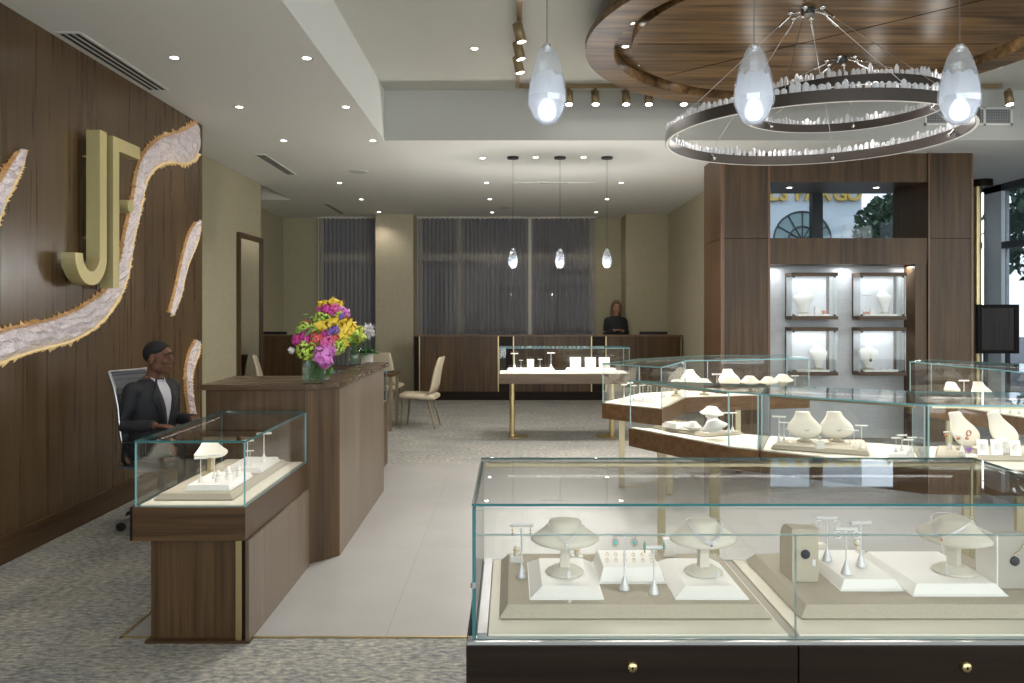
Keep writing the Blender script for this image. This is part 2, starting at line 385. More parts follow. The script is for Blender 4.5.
# ------------------------------------------------------------------ display wall at the right (pierced above, niche below)
PX0, PX1, PY0, PY1 = 2.535, 5.545, 9.55, 10.43
r = bpy.data.objects.new('wall_display', None); COL.objects.link(r); r.location = (4, 9.9, 0); r['kind'] = 'structure'
OX0, OX1, ZO0, ZO1 = 3.115, 5.01, 2.444, 3.116      # upper opening
NZ1 = 2.13                                          # niche head
MB().box(PX0, OX0, PY0, PY1, 0, 2.436).box(OX1, PX1, PY0, PY1, 0, 2.436).box(PX0, OX0, PY0, PY1, 2.442, ZC).box(OX1, PX1, PY0, PY1, 2.442, ZC).build('pilaster', W_V, r)
MB().box(OX0, OX1, PY0 + .012, PY1, ZO1, ZC).box(OX0, OX1, PY0 + .012, PY1, NZ1, ZO0).build('rail_panel', W_V, r)
MB().box(OX0, OX1, PY0 + .30, PY1, 0, NZ1).build('niche_back', GREYW, r)
MB().box(4.867, OX1, PY0 + .02, PY0 + .30, 0, NZ1).build('niche_return', W_V, r)
COPPER = pmat('copper toned wood edge', (.15, .072, .03), .35)
MB().box(PX0 - .012, PX0 + .03, PY0 - .006, PY0 + .02, 0, ZC).box(OX0 - .028, OX0, PY0 - .006, PY0 + .02, 0, ZC).box(OX1, OX1 + .02, PY0 - .006, PY0 + .02, 0, ZC).box(PX1 - .02, PX1 + .006, PY0 - .006, PY0 + .3, 0, ZC - .02).build('edge_strip', COPPER, r)
# ------------------------------------------------------------------ curtains
CURT = tmix('sheer grey curtain', (.50, .475, .455), (.93, .93, .94), .42)
def curtain(x0, x1, label, y=15.93, per=.085, amp=.035, z0=.02, z1=3.43):
    n = int((x1 - x0) / per * 10); rs = []
    rnd = random.Random(int(x0 * 100)); ph = 0; P = []
    for i in range(n + 1):
        ph += 2 * PI / 10 * rnd.uniform(.75, 1.25)
        P.append((x0 + (x1 - x0) * i / n, amp * math.sin(ph) + .012 * math.sin(ph * .31)))
    m = MB(); v = []; f = []
    zs = [z0, 1.2, 2.4, z1 - .06, z1]
    for k, z in enumerate(zs):
        s = (1.0, 1.0, .95, .7, .55)[k]
        v += [(x, y + d * s, z) for x, d in P]
    W = len(P)
    for k in range(len(zs) - 1):
        for i in range(W - 1): f.append((k * W + i, k * W + i + 1, (k + 1) * W + i + 1, (k + 1) * W + i))
    root = thing('curtain', label, 'curtain', ((x0 + x1) / 2, y, z0), 0, 'sheer curtains along the back windows')
    m.add(v, f, 0, True); o = m.build('curtain_cloth', CURT, root)
    h = MB()
    h.box(x0, x1, y - .035, y + .035, z1 + .006, z1 + .022)
    for i in range(int((x1 - x0) / .1)): h.box(x0 + .03 + i * .1, x0 + .07 + i * .1, y - .046, y - .034, z1 - .015, z1 + .018)
    h.build('heading_tape', pmat('curtain heading', (.62, .60, .56), .8), root)
curtain(-3.84, -2.66, 'grey sheer curtain on the narrow window before the beige column')
curtain(-1.86, .36, 'wider grey sheer curtain just past the beige column')
curtain(.42, 1.70, 'grey sheer curtain behind the small hanging pendants')
struct('trim_2', MB().box(-3.89, -2.66, 15.89, 15.97, 3.453, ZC).box(-1.88, 1.72, 15.89, 15.97, 3.453, ZC), FRAMEW)

# ------------------------------------------------------------------ outside, across the street
def outside():
    fac = pmat('pale render facade', (.62, .68, .72), .9, var=.04, scale=2)
    fac2 = pmat('white facade panel', (.74, .76, .76), .9)
    b = thing('street_bank_building', 'pale bank building with gold letters and arched window across the street', 'building', (9, 25.5, 0))
    MB().box(5.0, 11.25, 25.5, 34, -1, 11).build('facade', fac, b)
    MB().box(10.62, 11.22, 25.2, 25.5, -1, 4.35).build('side_wing', fac2, b)
    cx, cz, R = 9.33, 3.86, .92
    m = MB(); n = 24
    m.add([(cx, 25.47, cz)] + [(cx + R * math.cos(PI * i / n), 25.47, cz + R * math.sin(PI * i / n)) for i in range(n + 1)] + [(cx - R, 25.47, 1.2), (cx + R, 25.47, 1.2)],
          [(0, i + 1, i + 2) for i in range(n)] + [(0, n + 1, n + 2), (0, n + 2, n + 3), (0, n + 3, 1)])
    w = m.build('arched_window', pmat('arched window glass', (.26, .36, .36), .3), b)
    m = MB()
    for rr in (R, R * .48):
        m.tube([(cx + rr * math.cos(PI * i / n), 25.44, cz + rr * math.sin(PI * i / n)) for i in range(n + 1)], .026, 6)
    for a in (30, 60, 90, 120, 150): m.tube([(cx, 25.44, cz), (cx + R * math.cos(math.radians(a)), 25.44, cz + R * math.sin(math.radians(a)))], .022, 6)
    m.box(cx - R, cx + R, 25.42, 25.46, cz - .03, cz + .03)
    m.build('glazing_bar', DARKF, b)
    gl = pmat('gold sign letters', (.62, .40, .07), .4, .2)
    for ch, px in zip('WELLSFARGO', (734, 750, 762, 773, 783.5, 799, 811, 825, 840, 854)):
        cu = bpy.data.curves.new('sign_letter', 'FONT'); cu.body = ch; cu.size = .62; cu.extrude = .05; cu.align_x = 'CENTER'; cu.offset = .012
        o = bpy.data.objects.new('sign_letter', cu); COL.objects.link(o); cu.materials.append(gl)
        bpy.context.view_layer.update(); me = bpy.data.meshes.new_from_object(o); bpy.data.objects.remove(o); bpy.data.curves.remove(cu)
        o = bpy.data.objects.new('sign_letter', me); COL.objects.link(o)
        o.parent = b; o.rotation_euler = (PI / 2, 0, 0); o.location = Vector((px_x(px, 25.4), 25.4, 5.13)) - b.location
    leaf = pmat('street tree leaves', (.07, .115, .07), .8, var=.5, scale=3); bark = pmat('street tree bark', (.05, .04, .03), .9)
    def tree(x, y, h, rad, label, seed):
        rnd = random.Random(seed)
        tr = thing('street_tree', label, 'tree', (x, y, 0), 0, 'trees outside')
        m = MB(); m.tube([(x, y, -.2), (x + .05, y, h * .35), (x - .05, y, h * .62)], [.16, .12, .07], 8)
        for k in range(5): a = k * 1.26; m.tube([(x, y, h * .35 + k * .1), (x + rad * .5 * math.cos(a), y + rad * .5 * math.sin(a), h * .6 + .1 * k)], [.07, .03], 6)
        m.build('trunk', bark, tr)
        m = MB(); v = []; f = []
        for i in range(2600):
            u = rnd.random() ** .33; a = rnd.uniform(0, 2 * PI); c = rnd.uniform(-1, 1); s = math.sqrt(1 - c * c)
            p = Vector((x + rad * u * s * math.cos(a), y + rad * u * s * math.sin(a), h * .62 + rad * .95 * u * c))
            d = Vector((rnd.uniform(-1, 1), rnd.uniform(-1, 1), rnd.uniform(-1, 1))).normalized(); e = d.cross(Vector((.3, .5, .8))).normalized()
            q = .06 + rnd.random() * .09; b0 = len(v)
            v += [tuple(p + d * q), tuple(p + e * q * .55), tuple(p - d * q), tuple(p - e * q * .55)]; f.append((b0, b0 + 1, b0 + 2, b0 + 3))
        m.add(v, f); m.build('foliage', leaf, tr)
    tree(10.9, 22.5, 6.2, 1.15, 'street tree at the edge of the pale bank building', 1)
    tree(9.9, 13.4, 5.4, 1.7, 'dark street tree close outside the side window', 2)
    tree(13.0, 17.4, 6.8, 2.3, 'larger dark tree further out beyond the side window', 3)
    g = struct('ground_outside', MB().box(-30, 40, 16.6, 60, -.6, -.3).box(7.8, 40, -12, 16.6, -.6, -.3), pmat('street', (.12, .12, .13), .9))
    dk = pmat('dusky brick', (.10, .10, .115), .9, var=.2, scale=1.5); dim = pmat('dark office window', (.05, .06, .08), .3)
    k = thing('street_office_block', 'dusky office block across the street behind the curtains', 'building', (-4, 27, 0))
    MB().box(-13, 4.8, 27, 33, -.5, 12).build('facade', dk, k)
    for i in range(9):
        for j in range(3):
            x = -12.2 + i * 1.9; MB().box(x, x + 1.1, 26.95, 27, 1 + j * 2.6, 2.6 + j * 2.6).build('window', dim, k)
    k = thing('street_brick_block', 'dark brick block seen between trees through the side window', 'building', (17, 12, 0))
    MB().box(15.8, 22, 4, 24, -.5, 6.5).build('facade', dk, k)
    for i in range(6): MB().box(15.75, 15.8, 5 + i * 3, 6.4 + i * 3, .9, 2.5).build('window', dim, k)
outside()
# ------------------------------------------------------------------ lamps in the ceiling
def lamp(typ, name, loc, e, col=(1, .93, .82), **kw):
    l = bpy.data.lights.new(name, typ); l.energy = e; l.color = col
    for k, v in kw.items(): setattr(l, k, v)
    o = bpy.data.objects.new(name, l); COL.objects.link(o); o.location = loc
    return o
def aim(o, tgt):
    d = Vector(tgt) - Vector(o.location); o.rotation_euler = d.to_track_quat('-Z', 'Y').to_euler()
WARM, NEUT, COOL = (1, .925, .82), (1, .96, .90), (.90, .95, 1)
LENS = emis('lit downlight lens', (1, .95, .86), 14)
LENSW = emis('lit track lens', (1, .96, .90), 30)
TRIMW = pmat('white downlight trim', (.75, .75, .72), .5)
def make_downlight():
    r = thing('recessed_downlight', 'recessed downlight', 'ceiling light')
    MB().lathe([(.050, -.003), (.050, 0), (.031, 0), (.031, -.003)], n=24, cap=False).build('trim_ring', TRIMW, r)
    MB().lathe([(.031, -.002), (.0, -.0015)], n=20, cap=False).build('lens', LENS, r)
    return r
DL = Proto(make_downlight())
E_SPOT = 13
def downlight(x, y, z, label, e=1.0, group=None, cone=125, scale=None):
    DL.put(x, y, z, 0, label, group, scale)
    o = lamp('SPOT', 'downlight_lamp', (x, y, z - .03), E_SPOT * e, WARM, spot_size=math.radians(cone), spot_blend=.7, shadow_soft_size=.05)
Z = ZC - .001
rowA = 'downlights in the row beside the walnut wall'
names = ['first', 'second', 'third', 'fourth', 'fifth', 'sixth']
for y, lb, e in ((5.967, 'recessed downlight nearest the camera in the row beside the walnut wall', 1), (7.40, 'second recessed downlight of the row beside the walnut wall', 1), (8.85, 'third recessed downlight of the row beside the walnut wall', .8),
              (11.73, 'downlight beyond the round speaker, fourth from the camera beside the walnut wall', .8), (13.44, 'fifth downlight from the camera in the walnut wall row', .8)):
    downlight(-2.52, y, Z, lb, e, rowA)
downlight(-2.50, 15.12, Z, 'last downlight of the walnut wall row, washing the beige column', 1.1, rowA)
rowB = 'downlights along the edge of the raised ceiling'
for y, lb in ((5.98, 'downlight nearest the camera on the lip of the raised ceiling'), (7.40, 'middle downlight on the lip of the raised ceiling'), (8.85, 'downlight at the inner corner of the raised ceiling lip')):
    downlight(-1.53, y, Z, lb, .9, rowB)
rowC = 'downlights over the rear aisle'
for x, y, lb in ((-.345, 9.85, 'downlight just left of the small pendant canopies'), (-.35, 11.73, 'second downlight back in the rear aisle row'), (-.35, 13.42, 'third downlight back in the rear aisle row'), (-.35, 15.2, 'last downlight of the rear aisle row before the curtain')):
    downlight(x, y, Z, lb, .7, rowC)
rowD = 'downlights near the rear right wall'
for y, lb in ((11.73, 'downlight beside the slot diffuser near the rear right wall'), (13.42, 'middle downlight near the rear right wall'), (15.15, 'small far downlight above the rear right pier')):
    downlight(1.63, y, Z, lb, .7, rowD)
for x, lb in ((.31, 'bright downlight between first and second small pendant canopies'), (.90, 'bright downlight between second and third small pendant canopies')):
    downlight(x, 9.80, Z, lb, 1.2, 'bright downlights among the small pendant canopies')
downlight(-.337, 7.445, ZR - .001, 'single downlight on the raised ceiling left of the track', 1.3)
for x, lb in ((px_x(790, 9.95), 'downlight in the soffit of the pierced wall opening, on the left'), (px_x(877, 9.95), 'downlight in the soffit of the pierced wall opening, on the right')):
    downlight(x, 9.97, ZO1 - .001, lb, .12, 'downlights in the opening of the display wall')
# unseen ones continuing the same rows towards the camera
for i, (x, y) in enumerate(((-2.52, 4.5), (-1.53, 4.5), (-2.52, 3.0), (-1.53, 3.0), (-2.5, 1.2), (-1.53, 1.2))):
    downlight(x, y, Z, 'downlight above the top of the view', .75, 'downlights above the top of the view')
for x, y in ((.2, 4.8), (.2, 1.5), (2.2, 1.0), (4.6, 1.5), (4.9, 5.0), (4.9, 8.0)):
    downlight(x, y, ZR - .001, 'raised ceiling downlight outside the view', 1.0, 'raised ceiling downlights outside the view')

# speakers, vents
def speaker(x, y, label):
    r = thing('ceiling_speaker', label, 'speaker', (x, y, ZC), 0, 'round ceiling speakers')
    MB().lathe([(.135, -.008), (.135, -.0005), (.118, -.010), (.0, -.010)], (x, y, ZC), 32, cap=False).build('bezel', TRIMW, r)
    MB().lathe([(.117, -.0115), (.0, -.0125)], (x, y, ZC), 28, cap=False).build('grille', pmat('speaker grille', (.60, .60, .58), .8), r)
speaker(-2.07, 10.8, 'round white ceiling speaker beyond the corner of the raised ceiling')
speaker(-.10, 14.5, 'round white ceiling speaker close to the back curtain')
def slotvent(x0, x1, y0, y1, n, label, frame=CEIL, dark=(.03, .03, .03)):
    r = thing('ceiling_vent', label, 'vent', ((x0 + x1) / 2, (y0 + y1) / 2, ZC), 0, 'slot vents in the lower ceiling')
    m = MB(); m.box(x0, x1, y0, y1, ZC - .006, ZC - .0005); m.build('frame', frame, r)
    m = MB(); w = (x1 - x0) / (2 * n + 1)
    for k in range(n): m.box(x0 + w * (2 * k + 1), x0 + w * (2 * k + 2), y0 + .03, y1 - .03, ZC - .009, ZC - .006)
    m.build('slot', pmat('vent slot', dark, .8), r)
slotvent(-3.11, -2.93, 5.42, 6.84, 3, 'long slot vent hugging the top of the walnut wall', TRIMW)
slotvent(-3.09, -2.965, 9.62, 11.03, 4, 'slot vent beyond the end of the walnut wall')
slotvent(-3.29, -3.19, 13.98, 15.35, 4, 'far slot vent near the narrow back window', CEIL, (.12, .12, .12))
slotvent(.02, 1.26, 11.70, 11.78, 1, 'thin linear diffuser behind the small pendant canopies', CEIL, (.10, .10, .10))
def wallvent():
    x0, x1, z0, z1 = px_x(924, 8.84), px_x(1012, 8.84), py_z(125.5, 8.84), py_z(107.5, 8.84); y = 8.8378
    r = thing('wall_vent', 'white return air grille on the bulkhead beside the right pendant', 'vent', ((x0 + x1) / 2, y, z0))
    m = MB()
    m.box(x0, x1, y - .012, y - .001, z0, z0 + .022).box(x0, x1, y - .012, y - .001, z1 - .022, z1)
    for x in (x0, px_x(984, 8.84) - .012, x1 - .024): m.box(x, x + .024, y - .012, y - .001, z0, z1)
    m.build('frame', TRIMW, r)
    MB().box(x0 + .02, x1 - .02, y - .004, y - .001, z0 + .02, z1 - .02).build('core', pmat('grille core', (.12, .12, .12), .8), r)
    m = MB()
    for k in range(9): z = z0 + .03 + (z1 - z0 - .06) * k / 8; m.box(x0 + .02, x1 - .02, y - .010, y - .004, z - .003, z + .003)
    for k in range(36): x = x0 + .03 + (x1 - x0 - .06) * k / 35; m.box(x - .002, x + .002, y - .008, y - .004, z0 + .02, z1 - .02)
    m.build('louver', pmat('grille louver', (.38, .38, .38), .6), r)
wallvent()

# ------------------------------------------------------------------ wooden disc in the raised ceiling
DX, DY = 2.56, 6.52
def disc():
    r = thing('ceiling_medallion', 'large round walnut canopy with recessed ring under the raised ceiling', 'ceiling canopy', (DX, DY, ZR))
    n = 96
    def ringband(m, r0, r1, z0, z1):
        P = lambda R, z: [(DX + R * math.cos(2 * PI * i / n), DY + R * math.sin(2 * PI * i / n), z) for i in range(n)]
        m.rings([P(r0, z0), P(r1, z0), P(r1, z1), P(r0, z1), P(r0, z0)], 0, False, False)
    m = MB(); ringband(m, 1.70, 1.94, 3.75, 3.80); m.build('outer_ring', W_DISC, r)
    m = MB(); ringband(m, 1.30, 1.88, 3.86, 3.90); ringband(m, 1.70, 1.74, 3.80, 3.86); m.build('channel', W_DISC, r)
    m = MB(); m.lathe([(1.5, 3.90), (1.5, ZR - .001)], (DX, DY, 0), n); m.build('ceiling_mount', W_DARK, r)
    m = MB(); m.lathe([(1.55, 3.86), (1.55, 3.785), (0.0, 3.785)], (DX, DY, 0), n, cap=False, smooth=False); m.build('inner_panel', W_DISC, r)
    m = MB(); m.box(DX - 1.50, DX + 1.50, 6.62, 6.628, 3.782, 3.7855)
    m.tube([(DX - 1.1, DY + 1.0, 3.785), (DX + 1.05, DY - 1.05, 3.785)], .004, 4)
    m.build('panel_joint', W_DARK, r)
disc()
for i, a in enumerate((186, 166, 146, 120, 95, 70, 48, 26, 6, 346)):
    x, y = DX + 1.61 * math.cos(math.radians(a)), DY + 1.61 * math.sin(math.radians(a))
    downlight(x, y, 3.859, ['downlight at the left edge of the walnut canopy channel', 'downlight in the walnut canopy channel, second from its left edge', 'downlight hidden in the far left of the canopy channel'][min(i, 2)] if i < 3 else 'small downlight tucked in the canopy channel', .12, 'downlights in the walnut canopy channel' if i > 1 else None, 110, .8)

# ------------------------------------------------------------------ track with heads
def track():
    x, y, z = .075, 8.60, ZR
    r = thing('lighting_track', 'bronze L-shaped lighting track on the raised ceiling', 'track', (x, y, z))
    BR = pmat('bronze track', (.30, .22, .12), .45, .6)
    m = MB(); m.box(x - .02, x + .02, 4.6, y, z - .045, z - .001); m.build('side_run', BR, r)
    m = MB(); m.box(x - .02, 5.3, y - .02, y + .02, z - .045, z - .001); m.build('back_run', BR, r)
    return BR
BR = track()
def make_head():
    r = thing('track_light', 'track light', 'spotlight')
    MB().lathe([(.016, 0), (.016, -.05)], n=10).build('stem', BR, r)
    m = MB(); m.X = Matrix.Translation((0, 0, -.11)) @ Matrix.Rotation(math.radians(-13), 4, 'X')
    m.lathe([(.032, .085), (.042, .08), (.044, -.075), (.036, -.075)], n=18, cap=False); m.lathe([(.032, .085), (0, .086)], n=18, cap=False); m.build('housing', BR, r)
    m = MB(); m.X = Matrix.Translation((0, 0, -.11)) @ Matrix.Rotation(math.radians(-13), 4, 'X')
    m.lathe([(.036, -.072), (0, -.070)], n=16, cap=False); m.build('lens', LENSW, r)
    m = MB(); m.tube([(-.045, .0, -.05), (-.05, 0, -.02), (-.02, .0, -.012)], .003, 5); m.build('wire_loop', BR, r)
    return r
TH = Proto(make_head())
G = 'track spotlights on the raised ceiling'
def head(x, y, rz, label, tgt, e=1):
    TH.put(x, y, ZR - .046, rz, label, G)
    o = lamp('SPOT', 'track_lamp', (x, y, ZR - .26), 90 * e, NEUT, spot_size=math.radians(75), spot_blend=.6, shadow_soft_size=.03); aim(o, tgt)
ROW = ('just past the left large pendant', 'second from the track corner', 'third from the track corner', 'fourth from the track corner, at the edge of the walnut disc', 'fifth from the track corner, below the walnut disc edge')
for px, lb, tg in zip((569, 595.5, 626, 648.5, 683.5), ROW, ((.2, 7.4, 1), (.7, 7.2, 1), (1.2, 7.2, 1.1), (1.6, 7.6, 1.1), (2.2, 7.8, 1.1))):
    head(px_x(px, 8.6), 8.6, 0, 'bronze track spotlight ' + lb, tg)
for y, lb, tg in ((6.6, 'bronze track spotlight nearest the top edge on the side run', (-.3, 5, 1)), (7.05, 'middle bronze track spotlight on the side run of the track', (.6, 4.6, 1)), (7.45, 'bronze track spotlight on the side run closest to its corner', (1, 5.0, 1))):
    head(.075, y, PI / 2, lb, tg)
for px, lb, tg in ((958, 'bronze track spotlight half hidden by the right large pendant', (3.4, 7, 1.1)), (984 + 25, 'bronze track spotlight above the bulkhead grille', (4, 7, 1.1))):
    head(px_x(px, 8.6), 8.6, 0, lb, tg)

# ------------------------------------------------------------------ large and small drop pendants
SHADE = tmix('blown cloudy glass', (.55, .58, .62), (.95, .97, 1), .72, gloss=.14)
FROST = tmix('frosted glass liner', (.50, .53, .58), (.9, .93, .97), .42, emit=.05)
CORE = emis('pendant bulb', (.95, .97, 1), 2.6)
PROF = [(.0, -.001), (.022, 0), (.038, .018), (.0535, .054), (.0545, .070), (.0505, .105), (.0415, .145), (.031, .178), (.020, .201), (.013, .208)]
def make_pendant(big=True):
    r = thing('pendant_lamp', 'pendant', 'pendant light')
    k = 10
    m = MB(); m.lathe(PROF, n=k if big else 12, smooth=False, cap=False); o = m.build('glass_shade', SHADE, r)
    rnd = random.Random(5)
    m = MB(); n = 20; rs = []
    for rr, z in [(.0, .004), (.020, .005), (.035, .020), (.0490, .054), (.0490, .072), (.046, .104), (.039, .130)]:
        rs.append([(rr * math.cos(2 * PI * i / n), rr * math.sin(2 * PI * i / n), z + (rnd.uniform(-.008, .016) if z > .11 else 0)) for i in range(n)])
    m.rings(rs, cap=False); m.build('frosted_liner', FROST, r)
    m = MB(); m.lathe([(0, .008), (.014, .010), (.022, .018), (.025, .032), (.022, .048), (.014, .062), (0, .070)], n=16, cap=False); m.build('bulb', CORE, r)
    m = MB(); m.lathe([(.0, .214), (.011, .213), (.013, .204), (.011, .195), (0, .194)], n=12, cap=False); m.build('cap', STEEL, r)
    return r
PD = make_pendant()
PP = Proto(PD)
for px, lb in ((547, 'left'), (754, 'middle'), (959.5, 'right')):
    x, y = px_x(px, 2.15), 2.15; z0 = py_z(123.5, 2.15)
    o = PP.put(x, y, z0, .3, {'left': 'large clear and frosted glass drop pendant hanging clear of the walnut disc', 'middle': 'large drop pendant over the middle, overlapping the edge of the ring chandelier', 'right': 'large drop pendant hanging in front of the bulkhead grille'}[lb], 'large drop pendants over the front showcase')
    m = MB(); m.tube([(0, 0, .21), (0, 0, 4.0 - z0)], .0014, 6); c = m.build('cord', pmat('grey cord', (.12, .12, .13), .5), o, world=False)
    m = MB(); m.lathe([(.06, 4.0 - z0), (.06, 4.018 - z0)], n=20); m.build('canopy', STEEL, o, world=False)
    lamp('POINT', 'pendant_glow', (x, y, z0 + .045), .7, NEUT, shadow_soft_size=.03)
BLK = pmat('dark pendant canopy', (.02, .02, .02), .4)
for px, lb in ((513, 'small white drop pendant in front of the curtain, first of three'), (560, 'small white drop pendant in front of the curtain, middle of three'), (607, 'small white drop pendant hanging before the olive pier')):
    Y = 9.79; x = px_x(px, Y); z0 = py_z(268, Y)
    o = PP.put(x, Y, z0, .1, lb, 'small drop pendants at the back', 1.12)
    if 'cord' in [c.name.split('.')[0] for c in o.children]:
        for c in list(o.children):
            if c.name.split('.')[0] in ('cord', 'canopy'): bpy.data.objects.remove(c)
    m = MB(); m.tube([(0, 0, .21), (0, 0, (ZC - .03 - z0) / 1.12)], .002, 6); m.build('cord', BLK, o, world=False)
    m = MB(); m.lathe([(.062, (ZC - .025 - z0) / 1.12), (.066, (ZC - .002 - z0) / 1.12)], n=20); m.build('canopy', BLK, o, world=False)
    lamp('POINT', 'pendant_glow', (x, Y, z0 - .04), 34, NEUT, shadow_soft_size=.03)

# ------------------------------------------------------------------ ring chandeliers with crystals
def crystal_mat():
    m, nt, out = newmat('quartz crystal')
    p = N(nt, 'ShaderNodeBsdfPrincipled', Roughness=.12); p.inputs['Base Color'].default_value = (.74, .75, .79, 1)
    p.inputs['Transmission Weight'].default_value = .45; p.inputs['IOR'].default_value = 1.5
    p.inputs['Emission Color'].default_value = (1, .97, .93, 1); p.inputs['Emission Strength'].default_value = .04
    L(nt, p.outputs[0], out.inputs[0]); return m
CRY = crystal_mat()
LEDW = emis('warm ring light strip', (1, .93, .82), 2.2)
def crystal_mesh(seed):
    rnd = random.Random(seed); w = rnd.uniform(.016, .024); h = rnd.uniform(.036, .062) if rnd.random() > .12 else rnd.uniform(.062, .085); n = 6
    m = MB(); t = rnd.uniform(.6, .78)
    a = [(w * math.cos(PI / 3 * i + .2), w * .7 * math.sin(PI / 3 * i + .2), 0) for i in range(n)]
    b = [(x * .96, y * .96, h * t) for x, y, _ in a]; c = [(x * .35 + rnd.uniform(-.002, .002), y * .35, h) for x, y, _ in a]
    m.rings([a, b, c], 0, True, False); return m
def ring(name, label, cx, cy, z, R, canopy, ncount, seed, hooks):
    r = thing(name, label, 'chandelier', (cx, cy, z), 0, 'crystal ring chandeliers under the walnut disc')
    n = 120; w, h = .028, .075
    P = lambda rr, zz: [(cx + rr * math.cos(2 * PI * i / n), cy + rr * math.sin(2 * PI * i / n), zz) for i in range(n)]
    m = MB(); m.rings([P(R - w, z), P(R, z), P(R, z + h), P(R - w, z + h), P(R - w, z)], 0, False, False); m.build('ring_band', W_RING, r)
    m = MB(); m.rings([P(R - w + .004, z - .003), P(R - .004, z - .003)], 0, False, False); m.build('light_strip', pmat('ring diffuser strip', (.75, .72, .68), .5, emit=(1, .95, .88), es=.25), r)
    rnd = random.Random(seed); protos = []
    order = sorted(range(ncount), key=lambda k: math.hypot(cx + R * math.cos(2 * PI * k / ncount), cy + R * math.sin(2 * PI * k / ncount)))
    rest = MB()
    for q, k in enumerate(order):
        a = 2 * PI * (k + rnd.uniform(-.2, .2)) / ncount; rr = R - w / 2
        M = Matrix.Translation((cx + rr * math.cos(a), cy + rr * math.sin(a), z + h)) @ Matrix.Rotation(a + PI / 2, 4, 'Z') @ Matrix.Rotation(rnd.uniform(-.09, .09), 4, 'Y')
        if q >= 100:
            rest.X = M; cm = crystal_mesh(seed * 100 + k); rest.add(cm.v, cm.f); continue
        if len(protos) < 14:
            o = crystal_mesh(seed * 50 + q).build('crystal', CRY, r, world=False); protos.append(o)
        else:
            o = rnd.choice(protos).copy(); COL.objects.link(o); o.parent = r
        o.matrix_local = Matrix.Translation(-Vector((cx, cy, z))) @ M
    if rest.v: o = rest.build('far_crystal_row', CRY, r); o['kind'] = 'stuff'
    kx, ky, kz = canopy
    m = MB(); m.lathe([(.045, -.045), (.05, -.035), (.05, -.002)], canopy, 24); m.build('canopy', pmat('black chandelier canopy', (.015, .012, .01), .4), r)
    for i in range(6):
        a = math.radians(60 * i)
        s = (kx + .13 * math.cos(a), ky + .13 * math.sin(a), kz - .05); e = (cx + (R - w / 2) * math.cos(a), cy + (R - w / 2) * math.sin(a), z + h)
        d = (Vector(e) - Vector(s)).normalized()
        m = MB(); m.tube([s, e], .0022, 5); m.build('cable', STEEL, r)
        m = MB(); m.tube([(kx + .045 * math.cos(a), ky + .045 * math.sin(a), kz - .02), (kx + .13 * math.cos(a), ky + .13 * math.sin(a), kz - .035), tuple(Vector(s) + d * .02)], .008, 8)
        m.ell((kx + .13 * math.cos(a), ky + .13 * math.sin(a), kz - .03), (.022, .022, .016), 10, 6); m.tube([tuple(Vector(s) + d * .02), tuple(Vector(s) + d * .12)], .010, 8); m.build('cable_arm', CHROME, r)
        m = MB(); q = (cx + (R - w) * math.cos(a), cy + (R - w) * math.sin(a), z + h * .45); q2 = (cx + (R - w - .035) * math.cos(a), cy + (R - w - .035) * math.sin(a), z + h * .3)
        m.tube([(e[0], e[1], z + h), q2], .007, 8); m.ell(q2, (.016, .016, .016), 10, 6); m.build('hook', CHROME, r)
    for i in range(8):
        a = 2 * PI * i / 8
        lamp('POINT', 'ring_glow', (cx + (R - .06) * math.cos(a), cy + (R - .06) * math.sin(a), z + .16), .9, NEUT, shadow_soft_size=.06)
        o = lamp('SPOT', 'ring_downlight', (cx + (R - w / 2) * math.cos(a), cy + (R - w / 2) * math.sin(a), z - .02), 9, NEUT, spot_size=math.radians(150), spot_blend=.5, shadow_soft_size=.03)
HC = 3.785
ring('ring_chandelier', 'larger and lower bronze ring chandelier set with quartz crystals', 2.235, 5.89, 1.55 + 1.288, 1.07, (2.19, 5.86, HC), 150, 3, None)
ring('ring_chandelier', 'smaller higher ring chandelier of quartz crystals behind the larger one', 2.90, 6.97, 1.55 + 1.765, .85, (2.90, 6.97, HC), 124, 4, None)
